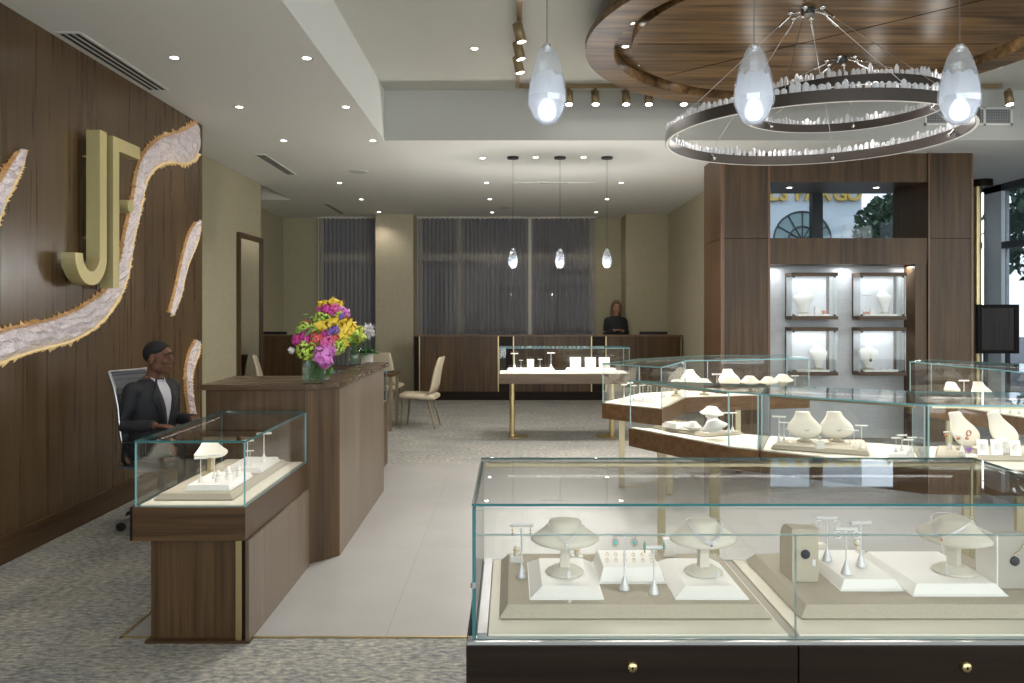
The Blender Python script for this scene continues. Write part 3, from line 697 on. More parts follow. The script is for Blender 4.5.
# ------------------------------------------------------------------ monogram on the walnut wall
def wl(px, py, X=-3.14):
    Y = F * -X / (CX - px); return (Y, CAMZ + (CY - py) * Y / F)
def monogram():
    r = thing('monogram_sign', 'satin gold JF monogram standing off the walnut wall', 'sign', (-3.148, 5.9, 1.73))
    x0, x1, w = -3.10, -3.0, .050
    cl = [(5.865, 2.885)] + [(5.865, 1.96)] + [(5.70 + .165 * math.cos(math.radians(a)), 1.96 + .165 * math.sin(math.radians(a))) for a in range(-10, -180, -10)] + [(5.535, 1.965)]
    Lp, Rp = [], []
    for i, p in enumerate(cl):
        a, b = cl[max(i - 1, 0)], cl[min(i + 1, len(cl) - 1)]; d = Vector((b[0] - a[0], b[1] - a[1])).normalized(); n = (-d.y, d.x)
        if i == 0: n = (1, 0)
        if i == len(cl) - 1: n = (-1, 0)
        Lp.append((p[0] + n[0] * w, p[1] + n[1] * w)); Rp.append((p[0] - n[0] * w, p[1] - n[1] * w))
    m = MB(); rs = []
    for a, b in zip(Lp, Rp): rs.append([(x0, a[0], a[1]), (x1, a[0], a[1]), (x1, b[0], b[1]), (x0, b[0], b[1])])
    m.rings(rs, 0, True, False); m.build('letter_j', GOLDL, r)
    m = MB()
    P = [(6.01, 1.735), (6.105, 1.735), (6.105, 2.785), (6.445, 2.785), (6.445, 2.885), (6.01, 2.885)]
    m.rings([[(x0, y, z) for y, z in P], [(x1, y, z) for y, z in P]], 0, True, False)
    m.build('letter_f', GOLDL, r)
    m = MB(); m.tube([(-3.148, 6.27, 2.385), (x1 + .01, 6.27, 2.385)], .052, 20, 0, False); m.build('round_peg', GOLDL, r)
    m = MB()
    for y, z in ((5.865, 2.7), (5.865, 2.1), (5.535, 1.9), (6.06, 2.7), (6.06, 1.9), (6.38, 2.83)): m.tube([(-3.148, y, z), (x0, y, z)], .012, 8)
    m.build('standoff', BRASS, r)
    return r
monogram()
# ------------------------------------------------------------------ crystal veins
def druse_mat():
    m, nt, out = newmat('pale druse crystal')
    p = N(nt, 'ShaderNodeBsdfPrincipled', Roughness=.22)
    g = N(nt, 'ShaderNodeNewGeometry'); n = N(nt, 'ShaderNodeTexVoronoi', Scale=55); L(nt, g.outputs['Position'], n.inputs['Vector'])
    mx = N(nt, 'ShaderNodeMix', data_type='RGBA'); mx.inputs[6].default_value = (.74, .62, .63, 1); mx.inputs[7].default_value = (.95, .87, .88, 1)
    L(nt, n.outputs['Color'], mx.inputs[0]); L(nt, mx.outputs[2], p.inputs['Base Color'])
    b = N(nt, 'ShaderNodeBump', Strength=.4, Distance=.015); L(nt, n.outputs['Distance'], b.inputs['Height']); L(nt, b.outputs[0], p.inputs['Normal'])
    L(nt, p.outputs[0], out.inputs[0]); return m
DRUSE = druse_mat(); GILT = pmat('glowing gilded crystal edge', (.88, .66, .36), .3, .25, var=.35, scale=40, emit=(1, .66, .32), es=.18)  # gilt edge given emission in place of a backlight behind the vein
GILT2 = pmat('faintly glowing amber crystal edge', (.56, .34, .15), .35, .2, var=.4, scale=40, emit=(1, .6, .25), es=.05)  # browner edge with a trace of the same backlight emission
def resample(P, step):
    out = [P[0]]
    for a, b in zip(P, P[1:]):
        n = max(1, int(math.hypot(b[0] - a[0], b[1] - a[1]) / step))
        out += [(a[0] + (b[0] - a[0]) * k / n, a[1] + (b[1] - a[1]) * k / n) for k in range(1, n + 1)]
    return out
def vein(label, A, B, seed):
    rnd = random.Random(seed)
    A = [wl(*p) for p in A]; B = [wl(*p) for p in B]
    T = 90 if len(A) > 8 else 34
    def para(P):
        Ls = [0]
        for a, b in zip(P, P[1:]): Ls.append(Ls[-1] + math.hypot(b[0] - a[0], b[1] - a[1]))
        res = []
        for k in range(T + 1):
            s = k / T * (len(P) - 1); i = min(int(s), len(P) - 2); t = s - i
            q = [P[max(i - 1, 0)], P[i], P[i + 1], P[min(i + 2, len(P) - 1)]]
            res.append(tuple(.5 * ((2 * q[1][c]) + (-q[0][c] + q[2][c]) * t + (2 * q[0][c] - 5 * q[1][c] + 4 * q[2][c] - q[3][c]) * t * t + (-q[0][c] + 3 * q[1][c] - 3 * q[2][c] + q[3][c]) * t ** 3) for c in (0, 1)))
        return res
    A, B = para(A), para(B); C = 7
    root = thing('mounted_crystal_vein', label, 'wall decor', (-3.148, A[T // 2][0], min(p[1] for p in A + B)), 0, 'crystal veins inlaid in the walnut wall')
    m = MB(); v = []; f = []
    for k in range(T + 1):
        for c in range(C + 1):
            t = c / C; e = min(t, 1 - t) * 2
            jit = rnd.uniform(-.008, .008) if 0 < c < C else 0
            y = A[k][0] + (B[k][0] - A[k][0]) * t + jit; z = A[k][1] + (B[k][1] - A[k][1]) * t + jit
            v.append((-3.1435 + .018 * min(1, e * 2) + (rnd.uniform(0, .028) if 0 < c < C else 0), y, z))
    for k in range(T):
        for c in range(C):
            i = k * (C + 1) + c; q = (i, i + 1, i + C + 2, i + C + 1)
            f += [(q[0], q[1], q[2]), (q[0], q[2], q[3])]
    m.add(v, f); 
    for _ in range(T * 4):      # upright crystal points
        k = rnd.randrange(T); t = rnd.uniform(.2, .8); y = A[k][0] + (B[k][0] - A[k][0]) * t; z = A[k][1] + (B[k][1] - A[k][1]) * t; s = rnd.uniform(.006, .014); h = rnd.uniform(.012, .03)
        m.add([(-3.13, y - s, z), (-3.13, y, z + s), (-3.13, y + s, z), (-3.13, y, z - s), (-3.13 + h, y + rnd.uniform(-.012, .012), z + rnd.uniform(-.012, .012))], [(0, 1, 4), (1, 2, 4), (2, 3, 4), (3, 0, 4)])
    m.build('crystal_bed', DRUSE, root)
    for E, O, GM_ in ((A, B, GILT2), (B, A, GILT)):
        m = MB(); v = []; f = []
        for k in range(T + 1):
            p, o = Vector(E[k]), Vector(O[k]); u = (p - o).normalized() * .010; v += [(-3.1433, p.x - u.x, p.y - u.y), (-3.118, p.x, p.y), (-3.1433, p.x + u.x, p.y + u.y)]
        for k in range(T):
            for c in (0, 1): i = k * 3 + c; f.append((i, i + 1, i + 4, i + 3))
        m.add(v, f)
        for k in range(T):
            a, b, o = Vector(E[k]), Vector(E[k + 1]), Vector(O[k]); out = (a - o).normalized()
            n = max(1, int((b - a).length / .022))
            for q in range(n):
                p = a.lerp(b, (q + rnd.random()) / n); h = rnd.choice((.012, .018, .03, .045, .03)) * rnd.uniform(.6, 1.3); s = rnd.uniform(.009, .016)
                tip = p + out * h + (b - a).normalized() * rnd.uniform(-.014, .014); c = p - out * .012; d = (b - a).normalized() * s
                X = -3.1435; tx = X + rnd.uniform(.025, .045)
                m.add([(X, p.x - d.x, p.y - d.y), (X, p.x + d.x, p.y + d.y), (tx, p.x, p.y), (X, tip.x, tip.y), (X, c.x, c.y)], [(0, 2, 3), (2, 1, 3), (0, 4, 2), (4, 1, 2)])
        m.build('gilded_edge', GM_, root)
vein('long winding crystal vein with gilded edges crossing behind the gold monogram',
     [(-165, 398), (-150, 384), (-120, 370), (-80, 354), (-35, 340), (0, 331), (16, 327), (35, 323), (58, 317), (82, 306), (103, 291), (113, 275), (119, 254.7), (124, 229), (129, 208), (132, 193), (135, 174), (140, 158), (148, 146.5), (161, 137), (175.5, 132.6), (187, 128), (196, 122)],
     [(-163, 404), (-148, 404), (-115, 398), (-78, 387), (-35, 374), (0, 363), (24, 354), (48, 347.5), (71, 341), (93, 328.5), (109.5, 312), (120.7, 292.5), (127, 273), (132, 242), (137, 220), (140.5, 204), (143, 190), (148, 177), (158, 166), (170.6, 162.6), (183.5, 164), (193, 161), (198.5, 154)], 1)
vein('short crystal vein high on the walnut wall left of the monogram', [(17, 151), (8, 164), (0, 176), (-10, 196), (-16, 215)], [(24, 150), (20, 168), (12, 186), (2, 206), (-4, 226)], 2)
vein('slim slanting crystal vein right of the monogram near the wall end', [(194.5, 222), (187, 236), (180, 262), (174, 290), (168, 313)], [(199.5, 221), (197, 240), (186, 268), (179, 298), (171, 316)], 3)
vein('short curved crystal vein low on the walnut wall just right of the seated man', [(194.5, 340), (188, 353), (184.5, 372), (185, 392), (188, 414)], [(198.5, 343), (197.5, 354), (191.5, 372), (191, 392), (194.5, 414)], 4)
# ------------------------------------------------------------------ tall mirror
r = thing('tall_mirror', 'tall mirror in dark wood frame on the olive wall past the walnut wall', 'mirror', (-3.70, 11.3, 0.02))
m = MB(); m.box(-3.719, -3.675, 10.80, 10.865, .02, 2.645).box(-3.719, -3.675, 11.785, 11.84, .02, 2.645).box(-3.719, -3.675, 10.865, 11.785, 2.58, 2.645).box(-3.719, -3.675, 10.865, 11.785, .02, .10); m.build('mirror_frame', W_V, r)
MB().box(-3.716, -3.70, 10.866, 11.784, .10, 2.579).build('mirror_glass', pmat('mirror silver', (.75, .76, .72), .04, 1.0), r)

# ------------------------------------------------------------------ reception counter
W_SHEEN = wood('walnut with painted sheen', (.075, .052, .034), (.20, .148, .10), 'z', .36, 1, .5)  # walnut lightened in colour to stand for the sheen on side panels
def counter():
    r = thing('reception_counter', 'walnut reception counter with chamfered corner behind the small showcase', 'counter', (-1.4, 5.5, 0))
    zt = 1.108
    MB().prism([(-1.90, 4.865), (-1.245, 4.858), (-1.065, 5.045), (-1.078, 7.07), (-1.285, 7.09), (-1.275, 5.56), (-1.92, 5.56)], zt - .034, zt).build('counter_top', W_TOP, r, .004)
    zb = zt - .036
    MB().prism([(-1.875, 4.90), (-1.262, 4.89), (-1.262, 5.50), (-1.875, 5.50)], .0, zb).build('front_panel', W_V, r)
    MB().prism([(-1.258, 4.876), (-1.088, 5.058), (-1.20, 5.17), (-1.258, 5.17)], .004, zb).build('corner_panel', W_V, r)
    MB().prism([(-1.086, 5.064), (-1.099, 6.905), (-1.27, 6.905), (-1.27, 5.18), (-1.20, 5.178)], .004, zb).build('side_panel', W_SHEEN, r)
    MB().prism([(-1.0895, 5.0585), (-1.086, 5.066), (-1.09, 5.068), (-1.094, 5.062)], .004, zb).build('corner_strip', COPPER, r)
    MB().box(-1.86, -1.27, 5.50, 5.52, .70, .74).build('desk_rail', W_X, r)
counter()
# ------------------------------------------------------------------ back bar with monitors
def backbar(name, label, x0, x1, panels, posts):
    r = thing(name, label, 'counter', ((x0 + x1) / 2, 14.4, 0)); y = 14.05
    MB().box(x0 - .0, x1 + .0, y - .03, y + .34, 1.128, 1.153).build('bar_top', wood('bar top ' + name, (.09, .045, .02), (.22, .12, .06), 'x', .3), r)
    for a, b in panels: MB().box(a, b, y, y + .3, .155, 1.127).build('front_panel', W_V, r)
    for a, b in posts: MB().box(a, b, y + .035, y + .3, .155, 1.127).build('recess_post', W_DARK, r)
    for a, b in panels:
        for q in (a - .0, b - .018): MB().box(q, q + .018, y - .006, y + .0, .155, 1.127).build('brass_strip', BRASS, r)
    MB().box(x0 + .03, x1 - .03, y + .03, y + .3, .0, .155).build('kick_plate', W_DARK, r)
    MB().box(x0 + .02, x1 - .02, y + .3, y + .95, .71, .74).build('work_surface', W_X, r)
    m = MB(); m.box(x0 + .02, x0 + .06, y + .3, y + .95, 0, .71).box(x1 - .06, x1 - .02, y + .3, y + .95, 0, .71); m.build('end_panel', W_V, r)
q = lambda px: px_x(px, 14.05)
backbar('back_bar', 'long walnut service bar with brass strips in front of the curtains', q(413.5), 3.03, [(q(419), q(498.8)), (q(513), q(592)), (q(605.5), 3.02)], [(q(413.8), q(419)), (q(498.8), q(513)), (q(592), q(605.5))])
backbar('back_bar', 'short dark walnut bar in the far left corner beyond the mirror', -4.45, -3.55, [(-4.42, -3.58)], [(-4.445, -4.42), (-3.58, -3.555)])
def make_monitor():
    r = thing('computer_monitor', 'monitor', 'monitor')
    MB().box(-.255, .255, -.012, .016, .11, .46).build('screen_shell', BLACK, r, .004)
    MB().box(-.245, .245, .0161, .0175, .12, .45).build('screen_face', pmat('screen face', (.02, .03, .05), .2), r)
    m = MB(); m.tube([(0, 0, .02), (0, 0, .13)], .018, 8); m.build('stand', BLACK, r)
    MB().lathe([(.10, 0), (.10, .008), (.03, .02)], n=20).build('stand_base', BLACK, r)
    return r
MO = Proto(make_monitor())
for px, lb in ((491, 'black monitor top showing above the bar under the first small pendant'), (577.5, 'black monitor top showing above the bar beside the standing woman'), (653.5, 'black monitor top showing above the bar at its right end')):
    MO.put(px_x(px, 14.6), 14.6, .741, 0, lb, 'monitors behind the walnut service bar')
MO.put(px_x(273, 14.6), 14.6, .741, 0, 'black monitor on the short bar in the far left corner', 'monitors behind the walnut service bar')

# ------------------------------------------------------------------ chairs and desks at the rear left
LEATH = pmat('oatmeal upholstery', (.50, .43, .31), .6, var=.05, scale=80)
LEGM = pmat('bronze chair leg', (.25, .19, .12), .4, .5)
def make_chair():
    r = thing('upholstered_chair', 'chair', 'chair')
    # one flowing shell: seat then back, faces -Y
    def sec(y, z, w, t, ny, nz):     # a rounded bar across x
        pts = []
        for i in range(14):
            a = 2 * PI * i / 14; u = w * (abs(math.cos(a)) ** .5) * (1 if math.cos(a) >= 0 else -1); k = t * (abs(math.sin(a)) ** .7) * (1 if math.sin(a) >= 0 else -1)
            pts.append((u, y + ny * k, z + nz * k))
        return pts
    m = MB(); m.rings([sec(-.25, .43, .215, .025, 0, 1), sec(-.24, .435, .23, .038, 0, 1), sec(-.10, .432, .235, .042, 0, 1), sec(.08, .425, .235, .045, 0, 1), sec(.19, .42, .22, .045, 0, 1), sec(.22, .42, .215, .03, 0, 1)])
    m.build('seat', LEATH, r)
    m = MB(); m.rings([sec(.12, .455, .235, .02, 1, .3), sec(.17, .49, .24, .030, 1, .25), sec(.195, .56, .235, .032, 1, .2), sec(.215, .68, .225, .030, 1, .16), sec(.245, .82, .21, .026, 1, .16), sec(.28, .93, .195, .022, 1, .2), sec(.29, .955, .18, .012, 1, .2)])
    m.build('backrest', LEATH, r)
    for x in (-1, 1):
        MB().tube([(x * .17, -.19, .41), (x * .20, -.24, .0)], [.02, .010], 8).build('leg', LEGM, r)
        MB().tube([(x * .16, .13, .40), (x * .19, .23, .0)], [.02, .010], 8).build('leg', LEGM, r)
    return r
CH = Proto(make_chair())
CH.put(px_x(421, 10.78), 10.78, 0, -PI / 2 - .12, 'oatmeal upholstered chair standing clear on the carpet before the service bar')
CH.put(px_x(277, 11.2) - .04, 11.25, 0, PI / 2 + .2, 'oatmeal chair whose back shows just left of the flower vase')
CH.put(px_x(385, 12.1), 12.1, 0, PI - .2, 'oatmeal chair whose back shows right of the white flowers', scale=1)
def desk(label, x0, x1, y0, y1, box):
    r = thing('consulting_desk', label, 'desk', ((x0 + x1) / 2, (y0 + y1) / 2, 0))
    MB().box(x0, x1, y0, y1, .715, .75).build('desk_top', W_X, r, .004)
    for x in (x0 + .03, x1 - .07):
        for y in (y0 + .03, y1 - .07): MB().box(x, x + .04, y, y + .04, 0, .714).build('leg', LEGM, r)
    if box: MB().box(x0 + .15, x0 + .45, y0 + .12, y1 - .12, .50, .714).build('drawer_box', wood('tan drawer', (.16, .08, .035), (.30, .16, .08), 'x', .4), r, .003)
desk('dark wood desk behind the flowers at the rear left', -2.98, -2.25, 11.35, 12.05, False)
desk('desk beside the lone oatmeal chair with a tan drawer under its top', -2.20, -1.52, 10.35, 11.05, True)
r = thing('tablet_computer', 'dark tablet lying on the desk beside the lone chair', 'tablet', (-1.70, 10.75, .751))
m = MB(); m.box(-1.83, -1.56, 10.62, 10.84, .751, .765); m.build('shell', BLACK, r, .003)
m = MB(); m.box(-1.82, -1.57, 10.63, 10.83, .7652, .7662); m.build('screen', pmat('tablet glass', (.01, .012, .02), .1), r)

# ------------------------------------------------------------------ brass column and wood panel by the side window
r = thing('brass_post', 'brass post with dark cap beside the side window', 'post', (6.74, 11.5, 0))
MB().lathe([(.06, 0), (.06, ZC - .10)], (6.74, 11.5, 0), 20).build('shaft', BRASS, r)
MB().lathe([(.15, ZC - .10), (.15, ZC - .002)], (6.80, 11.5, 0), 24).build('cap', W_DARK, r)
MB().lathe([(.12, .0), (.12, .02)], (6.74, 11.5, 0), 24).build('foot_plate', BRASS, r)
r = thing('wood_screen', 'dark framed wood panel screen standing before the side window', 'screen', (7.0, 11.1, 0))
x0, x1, Yp = px_x(978, 11.1), px_x(1018, 11.1), 11.1
z0, z1 = py_z(353.5, Yp), py_z(304.5, Yp)
MB().box(x0, x1, Yp, Yp + .04, z0, z1).build('panel', wood('dark oak panel', (.022, .015, .010), (.06, .042, .028), 'z'), r)
m = MB(); m.box(x0 - .01, x0 + .05, Yp - .012, Yp + .05, z0, z1).box(x1 - .05, x1 + .01, Yp - .012, Yp + .05, z0, z1).box(x0, x1, Yp - .01, Yp + .05, z1 - .05, z1).box(x0, x1, Yp - .01, Yp + .05, z0, z0 + .05); m.build('frame', W_DARK, r)
m = MB(); m.box(x0 + .10, x0 + .15, Yp + .01, Yp + .05, 0, z0).box(x1 - .15, x1 - .10, Yp + .01, Yp + .05, 0, z0); m.build('leg', BLACK, r)
MB().box(x0, x1, Yp - .12, Yp + .18, 0, .015).build('foot_plate', BLACK, r)

# ------------------------------------------------------------------ flowers on the counter
def petals(m, c, R, n, size, rnd, cup=.5, squash=1, mi=0):
    for i in range(n):
        z = 1 - 2 * (i + .5) / n; a = i * 2.39996; s = math.sqrt(max(0, 1 - z * z)); d = Vector((s * math.cos(a), s * math.sin(a), z))
        d = (d + Vector((rnd.uniform(-.2, .2), rnd.uniform(-.2, .2), rnd.uniform(-.2, .2)))).normalized()
        p = Vector(c) + Vector((d.x * R, d.y * R, d.z * R * squash)) * rnd.uniform(.82, 1.05)
        t = d.cross(Vector((rnd.uniform(-1, 1), rnd.uniform(-1, 1), rnd.uniform(-1, 1)))).normalized(); u = d.cross(t)
        k = size * rnd.uniform(.7, 1.25); o = d * (k * cup)
        m.add([tuple(p - t * k), tuple(p - u * k * .7 + o * .3), tuple(p + t * k + o), tuple(p + u * k * .7 + o * .3), tuple(p - d * k * .4)], [(0, 1, 2), (0, 2, 3), (4, 0, 1), (4, 3, 0)], mi)
def leafmesh(m, p, d, ln, w, mi=0):
    d = Vector(d).normalized(); s = d.cross(Vector((0, 0, 1))).normalized() if abs(d.z) < .95 else Vector((1, 0, 0)); n = s.cross(d); p = Vector(p)
    m.add([tuple(p), tuple(p + d * ln * .45 + s * w), tuple(p + d * ln - n * ln * .15), tuple(p + d * ln * .45 - s * w), tuple(p + d * ln * .5 + n * w * .4)], [(0, 1, 4), (1, 2, 4), (2, 3, 4), (3, 0, 4)], mi)
VGLASS = glass('vase glass', (.90, .95, .93), 1.6)
VWAT = tmix('vase water and stems', (.45, .52, .40), (.93, .96, .92), .80)
GREEN = pmat('stem green', (.10, .22, .04), .6, var=.3, scale=30)
FC = {k: pmat(k + ' petals', c, .6, var=.18, scale=60) for k, c in dict(lime=(.50, .66, .10), magenta=(.62, .06, .34), yellow=(.88, .62, .06), violet=(.20, .12, .48), pink=(.80, .16, .42), coral=(.72, .12, .12), pale=(.80, .78, .80), rust=(.34, .10, .05), orchid=(.70, .22, .60), chartreuse=(.62, .66, .14)).items()}
def square_vase(r, w, h, m0=(0, 0)):
    x, y = m0
    m = MB(); P = [(-w, -w), (w, -w), (w, w), (-w, w)]
    m.rings([[(x + a * .96, y + b * .96, 0) for a, b in P], [(x + a, y + b, .006) for a, b in P], [(x + a, y + b, h) for a, b in P], [(x + a * .95, y + b * .95, h) for a, b in P], [(x + a * .95, y + b * .95, .012) for a, b in P]], 0, True, False)
    m.build('glass_vase', VGLASS, r, world=False)
    m = MB(); m.box(x - w * .9, x + w * .9, y - w * .9, y + w * .9, .014, h * .62); m.build('water', VWAT, r, world=False)
def bouquet():
    bx, by, bz = px_x(316, 5.06), 5.06, 1.1085
    r = thing('flower_bouquet', 'tall bright mixed flower bouquet in a square glass vase on the counter', 'flowers', (bx, by, bz))
    square_vase(r, .070, .145); rnd = random.Random(8); sc = 5.06 / F
    # blooms: photo offsets -> colour, radius (px), depth
    BL = [(322.7, 305, 'yellow', 5, .02), (333, 302, 'yellow', 5, .02), (339.5, 304, 'yellow', 4.5, .03), (321, 310, 'magenta', 4, .03), (326, 309, 'magenta', 5, 0), (330.6, 312, 'magenta', 6, .02), (336, 308, 'pink', 6, .03), (345.6, 313.4, 'orchid', 4.5, .03), (339.5, 309.5, 'orchid', 5, .04),
          (322.7, 319.5, 'lime', 9.5, .0), (339.4, 315, 'lime', 7, .04), (341.5, 316.5, 'violet', 3.5, -.03), (324.5, 326, 'yellow', 8, -.05), (337.7, 321.3, 'yellow', 7, .0), (343.8, 325.7, 'yellow', 9, .0), (351, 327, 'yellow', 7, .03), (341, 333, 'yellow', 7, -.02), (347.5, 331.5, 'yellow', 6, .02),
          (305, 330.5, 'lime', 9, .03), (314.8, 331.5, 'lime', 7, .0), (299, 341, 'magenta', 6.5, 0), (305.5, 338.5, 'magenta', 7, -.03), (309.5, 334.5, 'magenta', 5, -.02), (315.7, 339.5, 'coral', 6.5, -.05), (322.5, 338, 'coral', 5, -.05), (328, 332, 'violet', 5.5, -.06), (336, 330, 'violet', 4.5, -.06), (324.5, 334, 'magenta', 4, -.06),
          (327, 342, 'pink', 8, -.05), (333.3, 338, 'coral', 5, -.04), (307.8, 350, 'lime', 11, -.05), (314.8, 346, 'lime', 8, -.03), (337, 346, 'lime', 9, -.01), (341, 341.5, 'lime', 7, .0), (331.5, 337, 'lime', 5, -.03), (322.7, 355.5, 'orchid', 9.5, -.08), (329, 350.5, 'orchid', 6.5, -.07), (325.5, 361, 'orchid', 6.5, -.08), (344.7, 343, 'yellow', 4, -.01), (291.5, 350.3, 'pale', 3.2, -.02), (306, 324, 'rust', 4.5, .06)]
    for k, (px, py, col, rad, dy) in enumerate(BL):
        Y = 5.06 + dy; c = (px_x(px, Y) - bx, dy, py_z(py, Y) - bz); R = rad * sc
        m = MB()
        if col == 'lime': petals(m, c, R, 90, R * .24, rnd, .4)
        elif col in ('yellow', 'violet'): petals(m, c, R * .62, 16, R * .62, rnd, .9)
        else:
            petals(m, c, R, 46, R * .42, rnd, .5); petals(m, c, R * .6, 20, R * .4, rnd, .6)
        m.build({'lime': 'hydrangea_bloom', 'yellow': 'lily_bloom', 'violet': 'iris_bloom', 'orchid': 'peony_bloom'}.get(col, 'bloom'), FC[col], r, world=False, label=col + ' bloom')
    m = MB()
    for k, (px, py, col, rad, dy) in enumerate(BL):
        c = (px_x(px, 5.06) - bx, dy, py_z(py, 5.06) - bz)
        m.tube([((k % 5 - 2) * .018, (k % 3 - 1) * .02, .02), (c[0] * .25, c[1] * .3, .16), (c[0] * .97, c[1], c[2] - .01)], .0026, 5)
    m.build('stems', GREEN, r, world=False)
    m = MB()
    for k in range(40): a = k * 2.4; p = (.05 * math.cos(a), .05 * math.sin(a), .15 + .28 * rnd.random()); leafmesh(m, p, (math.cos(a), math.sin(a), rnd.uniform(-.5, .6)), rnd.uniform(.05, .10), .02)
    for k in range(9): leafmesh(m, (.08 + rnd.uniform(-.01, .012), .02 + rnd.uniform(-.02, .02), .17 - k * .012), (rnd.uniform(-.2, .6), rnd.uniform(-.4, .4), -1), .055, .014)
    m.build('leaves', GREEN, r, world=False)
bouquet()
def small_vase():
    x, y, z = px_x(354.5, 6.7), 6.7, 1.1085
    r = thing('flower_bouquet', 'yellow green orchids in a clear round vase at the far end of the counter ledge', 'flowers', (x, y, z)); rnd = random.Random(3)
    m = MB(); m.lathe([(.045, 0), (.05, .01), (.055, .19), (.051, .19), (.046, .015)], n=20, cap=False); m.build('glass_vase', VGLASS, r, world=False)
    m = MB(); m.lathe([(.040, .012), (.045, .11)], n=16); m.build('water', VWAT, r, world=False)
    for k in range(7):
        a = k * 2.4; c = (.07 * math.cos(a) * (k / 7 + .2) + .01, .05 * math.sin(a), .21 + .028 * (k % 4)); m = MB(); petals(m, c, .030, 20, .026, rnd, .8); m.build('orchid_bloom', FC['chartreuse' if k % 2 else 'lime'], r, world=False)
    m = MB()
    for k in range(6): m.tube([((k % 3 - 1) * .015, 0, .02), (.04 * math.cos(k * 2.4), .03 * math.sin(k * 2.4), .24)], .003, 5)
    m.build('stems', GREEN, r, world=False)
small_vase()
def white_vase():
    x, y, z = px_x(367, 7.75), 7.75, .9585
    r = thing('flower_bouquet', 'spiky white flowers above dark green leaves standing behind the counter end', 'flowers', (x, y, z)); rnd = random.Random(4)
    m = MB(); m.lathe([(.05, 0), (.055, .01), (.06, .20), (.055, .20), (.05, .015)], n=20, cap=False); m.build('vase', pmat('stone vase', (.5, .48, .42), .6), r, world=False)
    for k in range(6):
        a = k * 2.4; c = (.065 * math.cos(a) * (.3 + k / 8),   .06 * math.sin(a), .38 + .025 * (k % 3)); m = MB()
        for q in range(40):
            d = Vector((rnd.gauss(0, 1), rnd.gauss(0, 1), rnd.gauss(.3, 1))).normalized(); leafmesh(m, c, d, rnd.uniform(.045, .075), .006)
        m.build('spiky_bloom', FC['pale'], r, world=False)
    m = MB()
    for k in range(36): a = k * 2.4; leafmesh(m, (.02 * math.cos(a), .02 * math.sin(a), .19), (math.cos(a), math.sin(a), rnd.uniform(-.1, .8)), rnd.uniform(.08, .13), .022)
    for k in range(6): m.tube([(0, 0, .05), (.04 * math.cos(k * 2.4), .04 * math.sin(k * 2.4), .38)], .003, 5)
    m.build('leaves', pmat('dark leaves', (.03, .12, .02), .5, var=.3, scale=30), r, world=False)
white_vase()
# ------------------------------------------------------------------ showcases
def offset(poly, d):
    n = len(poly); a = sum(poly[i][0] * poly[(i + 1) % n][1] - poly[(i + 1) % n][0] * poly[i][1] for i in range(n))
    if a < 0: poly = poly[::-1]
    out = []
    for i in range(n):
        p0, p1, p2 = Vector(poly[i - 1]), Vector(poly[i]), Vector(poly[(i + 1) % n])
        e1, e2 = (p1 - p0).normalized(), (p2 - p1).normalized(); n1, n2 = Vector((-e1.y, e1.x)), Vector((-e2.y, e2.x))
        b = (n1 + n2); b = b / max(.3, b.dot(n1)) if b.length > 1e-6 else n1
        q = p1 + b * d; out.append((q.x, q.y))
    return out
def polyfrustum(m, poly, z0, z1, ins, mi=0):
    n = len(poly); a = sum(poly[i][0] * poly[(i + 1) % n][1] - poly[(i + 1) % n][0] * poly[i][1] for i in range(n))
    if a < 0: poly = poly[::-1]
    q = offset(poly, ins)
    v = [(x, y, z0) for x, y in poly] + [(x, y, z1) for x, y in q]
    m.add(v, [(i, (i + 1) % n, n + (i + 1) % n, n + i) for i in range(n)] + [tuple(range(n, 2 * n)), tuple(range(n - 1, -1, -1))], mi)
GM = [GLASS, GEDGE]
def seams(m, poly, z0, z1, skip=()):
    n = len(poly)
    for i in range(n):
        x, y = poly[i]
        if i not in skip: m.box(x - .002, x + .002, y - .002, y + .002, z0, z1)
def case_lamp(p, q, z, e, tgt):
    c = ((p[0] + q[0]) / 2, (p[1] + q[1]) / 2, z); ln = math.hypot(q[0] - p[0], q[1] - p[1])
    o = lamp('AREA', 'showcase_strip_lamp', c, e, NEUT, shape='RECTANGLE', size=ln * .92, size_y=.012)
    x = Vector((q[0] - p[0], q[1] - p[1], 0)).normalized(); zz = (Vector(c) - Vector((tgt[0], tgt[1], tgt[2]))); zz = (zz - x * zz.dot(x)).normalized(); y = zz.cross(x)
    o.matrix_world = Matrix(((x.x, y.x, zz.x, c[0]), (x.y, y.y, zz.y, c[1]), (x.z, y.z, zz.z, c[2]), (0, 0, 0, 1)))
